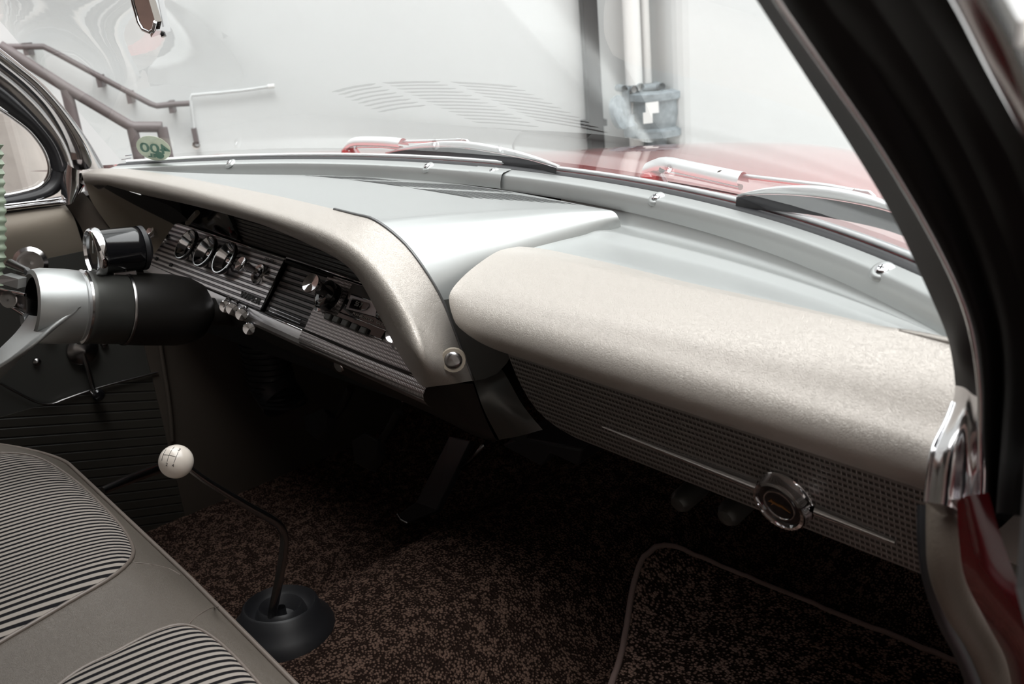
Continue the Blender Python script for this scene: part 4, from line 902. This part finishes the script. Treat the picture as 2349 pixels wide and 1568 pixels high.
for q in ((-0.7500, -0.0870, -0.2924), (-0.7500, -0.1983, -0.2905), (-0.7400, -0.1700, -0.2494)): lathe('button', q, (1, 0, 0), [(0, .007), (.004, .0065), (.007, .003), (.0075, 0)], 'steel', dr_, 14)
kp = struct(prism('wall_left', [(-.75, -.02, -.20), (-.75, .5, -.20), (-.75, .5, -.78), (-.75, -.02, -.78)], (-.03, 0, 0), 'fawn_paint'), 'kick panel at the left side of the driver footwell', 'panel')
tube('welt', [(-0.7400, 0.0067, -0.2901), (-0.7400, 0.0023, -0.3461), (-0.7400, -0.0021, -0.4136), (-0.7400, -0.0075, -0.4646), (-0.7400, -0.0144, -0.5068)], .004, 'fawn_paint', kp, 8)
o_ = bpy.data.objects['window_knob']; o_.name = 'lock_escutcheon'; o_.parent = dr_; o_.matrix_parent_inverse = Matrix.Translation(-dr_.location)
# left pillar: layered chrome and black bands round the vent window
pil = thing('vent_window', 'left vent window with black rubber and chrome frame beside the dash end', 'window', (-0.7500, -0.0901, -0.0393))
def band(name, inn, outr, m, bulge=.008, par=pil, n=30):
    a = crom(inn, n); b = crom(outr, n); rows = []
    for i in range(7):
        t = i / 6; rows.append([a[k].lerp(b[k], t) + Vector((bulge * math.sin(math.pi * t), 0, 0)) for k in range(n)])
    return gridmesh(name, rows, m, par)
band('pillar_chrome', [(-0.7150, -0.0282, 0.0068), (-0.7150, -0.0410, 0.0509), (-0.7100, -0.0666, 0.1067), (-0.7050, -0.0908, 0.1480), (-0.7000, -0.1162, 0.1788), (-0.6950, -0.1460, 0.2114), (-0.6900, -0.1840, 0.2500)], [(-0.7450, -0.0663, 0.0072), (-0.7450, -0.0697, 0.0505), (-0.7400, -0.0889, 0.1023), (-0.7350, -0.1109, 0.1377), (-0.7300, -0.1313, 0.1626), (-0.7250, -0.1565, 0.1898), (-0.7200, -0.1943, 0.2308)], 'chrome', .012)
band('pillar_inner', [(-0.7450, -0.0667, 0.0059), (-0.7450, -0.0697, 0.0505), (-0.7400, -0.0889, 0.1023), (-0.7350, -0.1109, 0.1377), (-0.7300, -0.1313, 0.1626), (-0.7250, -0.1565, 0.1898), (-0.7200, -0.1943, 0.2308)], [(-0.7550, -0.0769, 0.0027), (-0.7550, -0.0822, 0.0486), (-0.7500, -0.1020, 0.0916), (-0.7450, -0.1241, 0.1260), (-0.7400, -0.1469, 0.1534), (-0.7350, -0.1700, 0.1755), (-0.7300, -0.2075, 0.2171)], 'chrome_worn', .004)
band('rubber_band', [(-0.7600, -0.0759, 0.0064), (-0.7600, -0.0805, 0.0494), (-0.7550, -0.1001, 0.0911), (-0.7500, -0.1229, 0.1257), (-0.7450, -0.1457, 0.1532), (-0.7400, -0.1740, 0.1792)], [(-0.7650, -0.0944, 0.0095), (-0.7650, -0.0957, 0.0432), (-0.7600, -0.1122, 0.0796), (-0.7550, -0.1359, 0.1072), (-0.7500, -0.1555, 0.1275), (-0.7450, -0.1861, 0.1518)], 'black_rubber', .012)
band('rubber_lower', [(-0.7600, -0.0759, 0.0064), (-0.7600, -0.0819, -0.0127), (-0.7600, -0.0995, -0.0274), (-0.7600, -0.1337, -0.0328), (-0.7600, -0.1731, -0.0304), (-0.7600, -0.2232, -0.0256)], [(-0.7650, -0.0933, 0.0143), (-0.7650, -0.1031, -0.0033), (-0.7650, -0.1205, -0.0129), (-0.7650, -0.1483, -0.0160), (-0.7650, -0.1813, -0.0165), (-0.7650, -0.2188, -0.0131)], 'black_rubber', .010)
tube('frame_ring', [(-0.7520, -0.1795, 0.1477), (-0.7550, -0.1519, 0.1196), (-0.7570, -0.1337, 0.1014), (-0.7600, -0.1130, 0.0763), (-0.7620, -0.0999, 0.0462), (-0.7640, -0.0969, 0.0200), (-0.7640, -0.1035, 0.0019), (-0.7640, -0.1205, -0.0114), (-0.7640, -0.1483, -0.0152), (-0.7640, -0.1812, -0.0150), (-0.7640, -0.2185, -0.0110)], .0032, 'chrome', pil, 8, curve=60)
tube('outer_bead', [(-0.7420, -0.1745, 0.1754), (-0.7480, -0.1463, 0.1480), (-0.7500, -0.1242, 0.1205), (-0.7550, -0.1030, 0.0846), (-0.7570, -0.0883, 0.0495), (-0.7580, -0.0819, 0.0127), (-0.7580, -0.0846, -0.0012)], .002, 'chrome_worn', pil, 6, curve=50)
tube('sill_strip', [(-0.7500, -0.0953, -0.0405), (-0.7500, -0.1375, -0.0368), (-0.7500, -0.1893, -0.0331), (-0.7500, -0.2389, -0.0295)], .0042, 'chrome', pil, 8)
tube('sill_strip', [(-0.7450, -0.0972, -0.0338), (-0.7450, -0.1242, -0.0319), (-0.7450, -0.1889, -0.0270), (-0.7450, -0.2384, -0.0236)], .0020, 'chrome', pil, 8)
tube('diagonal_strip', [(-0.7570, -0.0911, -0.0093), (-0.7570, -0.1017, -0.0159), (-0.7570, -0.1159, -0.0261), (-0.7570, -0.1341, -0.0310)], .002, 'chrome', pil, 6, curve=14)
loft('pillar_foot', [[(-0.7500, -0.0779, 0.0219), (-0.7500, -0.0900, -0.0103), (-0.7500, -0.0974, -0.0437)], [(-0.7250, -0.0769, 0.0177), (-0.7250, -0.0857, -0.0126), (-0.7280, -0.0964, -0.0431)], [(-0.7150, -0.0652, 0.0078), (-0.7150, -0.0748, -0.0175), (-0.7200, -0.0893, -0.0409)], [(-0.7200, -0.0494, 0.0088), (-0.7200, -0.0611, -0.0134), (-0.7250, -0.0753, -0.0327)]], 'chrome', 14, 12, pil)
gridmesh('pane', [[Vector((-.775, y, z)) for y in (-.06, -.3, -.6)] for z in (-.03, .2)], 'windshield_glass', pil)

# ------------------------------------------------------------------ right pillar, seals and door jamb (close to the camera)
rp_ = thing('pillar_trim', 'dark chrome windshield pillar trim at the right with flared chrome foot', 'trim', (0.7100, -0.0678, -0.0304))
inn = [(0.6550, -0.1988, 0.2292), (0.6650, -0.1848, 0.2027), (0.6720, -0.1603, 0.1709), (0.6780, -0.1296, 0.1345), (0.6840, -0.0966, 0.0932), (0.6900, -0.0668, 0.0475), (0.6930, -0.0482, 0.0178), (0.6950, -0.0408, -0.0049), (0.6950, -0.0372, -0.0208), (0.6970, -0.0494, -0.0307), (0.7000, -0.0693, -0.0382), (0.7020, -0.0771, -0.0478), (0.7040, -0.0832, -0.0661)]
out = [(0.7000, -0.2436, 0.2261), (0.7040, -0.2259, 0.2035), (0.7080, -0.1981, 0.1752), (0.7120, -0.1668, 0.1437), (0.7160, -0.1333, 0.1067), (0.7200, -0.1077, 0.0735), (0.7220, -0.0913, 0.0486), (0.7230, -0.0813, 0.0274), (0.7240, -0.0749, 0.0064), (0.7240, -0.0709, -0.0098), (0.7240, -0.0679, -0.0312), (0.7240, -0.0638, -0.0539), (0.7240, -0.0622, -0.0768)]
a_ = crom(inn, 70); b_ = crom(out, 70); rows = []
for i in range(13):
    t = i / 12; w = math.sin(math.pi * t)
    rows.append([a_[k].lerp(b_[k], t) + Vector((.002, -.004, .003)) * w * (1 + 1.5 * max(0, (k - 45) / 25) * math.sin(2 * math.pi * t)) + Vector((0, -.006 * math.exp(-((k - 50) / 3) ** 2) * w, 0)) for k in range(70)])
gridmesh('upper_trim', [r[:56] for r in rows], 'pillar_paint', rp_); gridmesh('chrome_foot', [r[55:] for r in rows], 'chrome_worn', rp_)
tube('edge_bead', b_, .0022, 'chrome_worn', rp_, 8); tube('edge_bead', a_[57:], .0014, 'chrome', rp_, 8)
mesh('foot_cap', [Vector((0.7040, -0.0832, -0.0661)), Vector((0.7100, -0.0762, -0.0752)), Vector((0.7240, -0.0621, -0.0774)), Vector((0.7300, -0.0768, -0.0566))], [(0, 1, 2, 3)], 'chrome_worn', rp_)
sl = thing('door_seal', 'black ribbed rubber weatherstrips of the right door opening', 'seal', (0.7600, -0.1405, 0.0343))
def strip(offs, name, m, bul, xs_, par):
    pa, pb = offs; a = crom(pa, 50); b = crom(pb, 50); rows = []
    for i in range(7):
        t = i / 6; rows.append([a[k].lerp(b[k], t) + Vector((.0, -bul * math.sin(math.pi * t), bul * .6 * math.sin(math.pi * t))) for k in range(50)])
    return gridmesh(name, rows, m, par)
def off(d0, d1, x):            # outline shifted to the right of the trim edge in steps
    return None
s1 = [(0.7050, -0.2505, 0.2258), (0.7080, -0.2319, 0.2037), (0.7120, -0.2047, 0.1760), (0.7160, -0.1743, 0.1451), (0.7200, -0.1415, 0.1089), (0.7240, -0.1167, 0.0765), (0.7270, -0.0952, 0.0417), (0.7280, -0.0847, 0.0109), (0.7300, -0.0829, -0.0184), (0.7350, -0.0850, -0.0409), (0.7400, -0.0904, -0.0571)]
s2 = [(0.7250, -0.2553, 0.2240), (0.7270, -0.2350, 0.2029), (0.7290, -0.2022, 0.1756), (0.7310, -0.1698, 0.1452), (0.7330, -0.1369, 0.1094), (0.7350, -0.1128, 0.0772), (0.7370, -0.0925, 0.0430), (0.7380, -0.0839, 0.0132), (0.7400, -0.0854, -0.0143), (0.7420, -0.0880, -0.0372), (0.7440, -0.0916, -0.0550)]
s3 = [(0.7450, -0.2629, 0.2222), (0.7460, -0.2381, 0.2020), (0.7480, -0.2075, 0.1762), (0.7500, -0.1778, 0.1474), (0.7520, -0.1482, 0.1138), (0.7540, -0.1281, 0.0842), (0.7560, -0.1126, 0.0531), (0.7570, -0.1038, 0.0249), (0.7580, -0.1049, -0.0011), (0.7600, -0.1153, -0.0191), (0.7600, -0.1161, -0.0375)]
s4 = [(0.7620, -0.2684, 0.2207), (0.7640, -0.2464, 0.2016), (0.7650, -0.2149, 0.1770), (0.7660, -0.1822, 0.1489), (0.7680, -0.1534, 0.1167), (0.7700, -0.1252, 0.0859), (0.7700, -0.1071, 0.0544), (0.7700, -0.0992, 0.0267), (0.7700, -0.0908, -0.0030), (0.7720, -0.0956, -0.0234), (0.7720, -0.0940, -0.0478)]
s5 = [(0.7750, -0.2737, 0.2195), (0.7770, -0.2502, 0.2012), (0.7780, -0.2240, 0.1781), (0.7790, -0.1908, 0.1503), (0.7800, -0.1567, 0.1187), (0.7800, -0.1209, 0.0864), (0.7800, -0.0954, 0.0529), (0.7800, -0.0843, 0.0198), (0.7800, -0.0757, -0.0057), (0.7820, -0.0738, -0.0292), (0.7820, -0.0642, -0.0578)]
strip((s1, s2), 'inner_rib', 'seal_rubber', .006, 0, sl); strip((s2, s3), 'middle_rib', 'seal_rubber', .007, 0, sl)
strip((s3, s4), 'outer_rib', 'seal_rubber', .006, 0, sl); strip((s4, s5), 'lip', 'seal_rubber', .004, 0, sl)
pt = thing('drip_rail', 'red painted roof pillar edge with bright drip rail at the top right', 'pillar', (0.8000, -0.2654, 0.1788))
s6 = [(0.7870, -0.2811, 0.2186), (0.7870, -0.2559, 0.2011), (0.7880, -0.2386, 0.1865), (0.7890, -0.2176, 0.1647), (0.7900, -0.1888, 0.1372)]
s7 = [(0.8000, -0.2993, 0.2178), (0.8000, -0.2798, 0.2020), (0.8000, -0.2588, 0.1860), (0.8000, -0.2323, 0.1621), (0.8000, -0.2055, 0.1384)]
s8 = [(0.8100, -0.3124, 0.2172), (0.8100, -0.2917, 0.2023), (0.8100, -0.2705, 0.1871), (0.8100, -0.2408, 0.1638), (0.8100, -0.2134, 0.1409)]
strip(([(0.7750, -0.2713, 0.2195), (0.7770, -0.2488, 0.2011), (0.7780, -0.2225, 0.1779), (0.7790, -0.1952, 0.1539), (0.7800, -0.1725, 0.1333)], s6), 'painted_edge', 'red_trim', .003, 0, pt)
strip((s6, s7), 'bright_edge', 'gold_edge', .003, 0, pt); strip((s7, s8), 'rail', 'steel', .004, 0, pt)
box('clip', (0.8100, -0.2818, 0.1940), (.002, .003, .007), 'white_paint', pt, bev=.0006)
# windlace and red jamb under the foot
wl = thing('windlace', 'fawn fabric windlace curving down the right door opening', 'trim', (0.7300, -0.0914, -0.1203))
tube('cord', [(0.7050, -0.0628, -0.0749), (0.7120, -0.0749, -0.0917), (0.7160, -0.0777, -0.1085), (0.7200, -0.0673, -0.1355), (0.7250, -0.0446, -0.1702), (0.7300, -0.0243, -0.2114), (0.7350, -0.0177, -0.2406)], .0095, 'windlace', wl, 16, curve=40)
tube('flange', [(0.6950, -0.0553, -0.0848), (0.7000, -0.0631, -0.1024), (0.7050, -0.0637, -0.1266), (0.7100, -0.0534, -0.1572), (0.7150, -0.0362, -0.1902), (0.7200, -0.0238, -0.2216), (0.7250, -0.0174, -0.2505)], .008, 'black_rubber', wl, 12, curve=40)
jb = struct(strip(([(0.7350, -0.1176, -0.0391), (0.7350, -0.1111, -0.0647), (0.7370, -0.1039, -0.0910), (0.7400, -0.0813, -0.1266), (0.7420, -0.0485, -0.1743), (0.7450, -0.0338, -0.2203)], [(0.7500, -0.1190, -0.0281), (0.7570, -0.1151, -0.0536), (0.7650, -0.1088, -0.0806), (0.7720, -0.1022, -0.1066), (0.7750, -0.0863, -0.1466), (0.7800, -0.0821, -0.1697)]), 'door_jamb', 'red_trim', .006, 0, None), 'red painted door jamb under the chrome foot', 'jamb')
tube('jamb_edge', [(0.7380, -0.1145, -0.0492), (0.7380, -0.1056, -0.0739), (0.7400, -0.0906, -0.1047), (0.7420, -0.0672, -0.1393), (0.7440, -0.0424, -0.1707), (0.7460, -0.0287, -0.1995)], .0012, 'red_trim', jb, 6, curve=30)
# the open right door, swung out beside the viewer
dd = struct(prism('door_3', [(.90, .06, -.08), (1.9, .45, -.08), (1.9, .45, -.62), (.90, .06, -.62)], (.02, .09, 0), 'red_trim'), 'open right front door, outside the view', 'door')
# dark front edge of the open door beyond
od = struct(prism('door_2', [(0.8000, -0.2292, 0.1743), (0.8000, -0.1606, 0.1656), (0.8000, -0.0085, -0.2221), (0.8000, -0.1472, -0.1264), (0.8000, -0.2155, -0.0077)], (.02, .03, 0), 'black_rubber'), 'dark hinge edge of the open right door', 'door')

# ------------------------------------------------------------------ mirror, sticker, wipers
mr_ = thing('rearview_mirror', 'chrome rear-view mirror seen end-on above the dash', 'mirror', (0.0000, -0.1770, 0.2233))
mp = [(-0.0047, -0.1900, 0.2546), (-0.0055, -0.1900, 0.2359), (-0.0023, -0.1900, 0.2199), (0.0046, -0.1900, 0.2135), (0.0198, -0.1900, 0.2107), (0.0291, -0.1900, 0.2127), (0.0369, -0.1900, 0.2191), (0.0298, -0.1900, 0.2523)]
loft('housing', [[(0.0221, -0.1850, 0.2155), (0.0195, -0.1850, 0.2306), (0.0191, -0.1850, 0.2564)], [(0.0127, -0.1750, 0.2142), (0.0135, -0.1750, 0.2338), (0.0138, -0.1750, 0.2562)], [(-0.0187, -0.1550, 0.2163), (-0.0196, -0.1550, 0.2341), (-0.0194, -0.1550, 0.2573)], [(-0.0586, -0.1400, 0.2186), (-0.0605, -0.1400, 0.2351), (-0.0602, -0.1400, 0.2593)]], 'chrome', 16, 12, mr_)
prism('mirror_glass', mp, (0, .006, 0), 'mirror_glass', mr_)
tube('bezel', mp[:7], .0016, 'chrome', mr_, 8)
prism('end_cap', [(0.0142, -0.1880, 0.2100), (0.0301, -0.1880, 0.2162), (-0.0299, -0.1500, 0.2183), (-0.0303, -0.1500, 0.2135)], (0, 0, -.004), 'chrome', mr_, .001)
tube('day_night_lever', [(-0.0151, -0.1650, 0.2127), (-0.0127, -0.1650, 0.2056)], .0026, 'black_gloss', mr_, 8)
sk = thing('window_sticker', 'green oval sticker reading 400 in reverse, low on the left of the windshield', 'sticker', (-0.6616, 0.0400, 0.0298))
so = Vector((-0.6616, 0.0400, 0.0298)); 
ex = (Vector((-0.6289, 0.0550, 0.0241)) - so); ey = (Vector((-0.6382, 0.0350, 0.0515)) - so); ez = ex.cross(ey).normalized()
if ez.y > 0: ez = -ez
def sp2(a, b, h=0): return so + ex * a + ey * b + ez * h
prism('disc', [sp2(math.cos(k * math.pi / 20), math.sin(k * math.pi / 20)) for k in range(40)], ez * .0003, 'sticker_green', sk)
def ring_text(s, a, b, size, st, rot):
    X = -(ex.normalized()); Yv = ey.normalized()
    X2 = X * math.cos(rot) + Yv * math.sin(rot); Y2 = Yv * math.cos(rot) - X * math.sin(rot)
    c = bpy.data.curves.new('lettering', 'FONT'); c.body = s; c.size = size; c.align_x = 'CENTER'; c.align_y = 'CENTER'; c.offset = .0006; c.extrude = .0001
    t = bpy.data.objects.new('lettering', c); COL.objects.link(t)
    me = bpy.data.meshes.new_from_object(t.evaluated_get(bpy.context.evaluated_depsgraph_get())); bpy.data.objects.remove(t)
    o = sp2(a, b, .0006)
    for v in me.vertices: v.co = o + X2 * v.co.x * st + Y2 * v.co.y + ez * v.co.z
    ob = bpy.data.objects.new('lettering', me); link(ob, 'sticker_ink', sk)
ring_text('400', .08, -.02, .034, 1.25, math.radians(-6)); ring_text('EL', -.08, -.62, .013, 1.2, math.radians(-6))
prism('blob', [sp2(.36 + .26 * math.cos(k * math.pi / 12), -.48 + .28 * math.sin(k * math.pi / 12), .0005) for k in range(24)], ez * .0003, 'sticker_ink', sk)
gl_ = thing('glass_marking', 'tiny grey maker lines printed on the lower left windshield', 'marking', (-0.7266, 0.0200, 0.0149))
for i_, (aa, bb) in enumerate((((-0.7570, 0.0250, 0.0143), (-0.7263, 0.0250, 0.0177)), ((-0.7810, 0.0250, 0.0061), (-0.7318, 0.0250, 0.0122)), ((-0.7634, 0.0250, 0.0042), (-0.7346, 0.0250, 0.0076)), ((-0.7589, 0.0250, 0.0015), (-0.7366, 0.0250, 0.0045)))):
    tube('print_line', [aa, bb], .0006 if i_ else .0010, 'grey_iron', gl_, 5)

def wiper(lab, arm, rod_, joint, blade, fl):
    t = thing('windshield_wiper', lab, 'wiper', Vector(arm[0]), 'windshield wipers outside the glass')
    A_ = [Vector(p) for p in arm]
    loft('arm', [[p + Vector((0, .006, -.006)) for p in A_], [p + Vector((0, .002, .004)) for p in A_], [p + Vector((0, -.006, .007)) for p in A_], [p + Vector((0, -.014, .0)) for p in A_], [p + Vector((0, -.013, -.006)) for p in A_]], 'chrome_satin', 16, 12, t)
    d_ = (A_[-1] - A_[0]).normalized()
    for q in (A_[0].lerp(A_[-1], .22), A_[0].lerp(A_[-1], .82)): lathe('rivet', q + Vector((0, -.010, .003)), (0, -.9, .4), [(-.002, .005), (.0008, .005), (.0012, .003), (.0008, 0)], 'chrome_worn', t, 16)
    tube('spring', [p + Vector((0, -.008, -.008)) for p in A_[1:]], .0032, 'chrome_worn', t, 8)
    tube('rod', rod_, .0026, 'chrome_satin', t, 8)
    J = [Vector(p) for p in joint]
    prism('joint', J, (0, .004, 0), 'chrome_satin', t, .0008)
    B_ = crom([Vector(p) for p in blade], 30)
    rows = [[p + Vector((0, -.002, .0015 * 0)) for p in B_], [p + Vector((0, -.004, .006 * math.sin(math.pi * i / 29) + .002)) for i, p in enumerate(B_)], [p + Vector((0, .003, .007 * math.sin(math.pi * i / 29) + .002)) for i, p in enumerate(B_)]]
    gridmesh('blade_back', rows, 'chrome_satin', t)
    e0 = [B_[i].lerp(B_[0].lerp(B_[-1], i / 29), .25) + Vector((0, -.003, -.004)) for i in range(30)]
    gridmesh('blade_rubber', [[p + Vector((0, -.004, 0)) for p in B_], [p + Vector((0, -.002, -.003)) for p in e0], [p + Vector((0, -.002, -.009)) for p in e0]], 'black_rubber', t)
wiper('right windshield wiper, chrome arm and blade nearer the right pillar', [(0.1695, 0.3100, 0.0078), (0.2006, 0.3050, 0.0175), (0.2562, 0.2900, 0.0176), (0.3334, 0.2700, 0.0164)], [(0.3323, 0.2700, 0.0181), (0.3930, 0.2500, 0.0219), (0.4488, 0.2350, 0.0245), (0.4804, 0.2250, 0.0249)], [(0.4761, 0.2250, 0.0269), (0.4936, 0.2250, 0.0261), (0.4990, 0.2250, 0.0220), (0.5022, 0.2250, 0.0154), (0.4975, 0.2250, 0.0118), (0.4925, 0.2250, 0.0137), (0.4930, 0.2250, 0.0207), (0.4764, 0.2250, 0.0215)], [(0.3724, 0.2050, 0.0141), (0.4076, 0.2000, 0.0209), (0.4548, 0.1900, 0.0257), (0.5051, 0.1750, 0.0283), (0.5501, 0.1550, 0.0299), (0.5824, 0.1400, 0.0271)], 1)
wiper('left windshield wiper, chrome arm and blade near the centre of the glass', [(-0.5315, 0.3300, -0.0101), (-0.5028, 0.3300, 0.0026), (-0.4216, 0.3300, 0.0074), (-0.3592, 0.3300, 0.0077)], [(-0.3651, 0.3300, 0.0081), (-0.2765, 0.3300, 0.0139), (-0.2110, 0.3300, 0.0185)], [(-0.2264, 0.3300, 0.0203), (-0.2025, 0.3300, 0.0196), (-0.1916, 0.3300, 0.0112), (-0.2011, 0.3300, 0.0036), (-0.2089, 0.3300, 0.0064), (-0.2074, 0.3300, 0.0155)], [(-0.3474, 0.2850, -0.0019), (-0.2609, 0.2850, 0.0110), (-0.1580, 0.2800, 0.0188), (-0.0668, 0.2750, 0.0177), (0.0131, 0.2650, 0.0153), (0.0724, 0.2550, 0.0114)], 1)
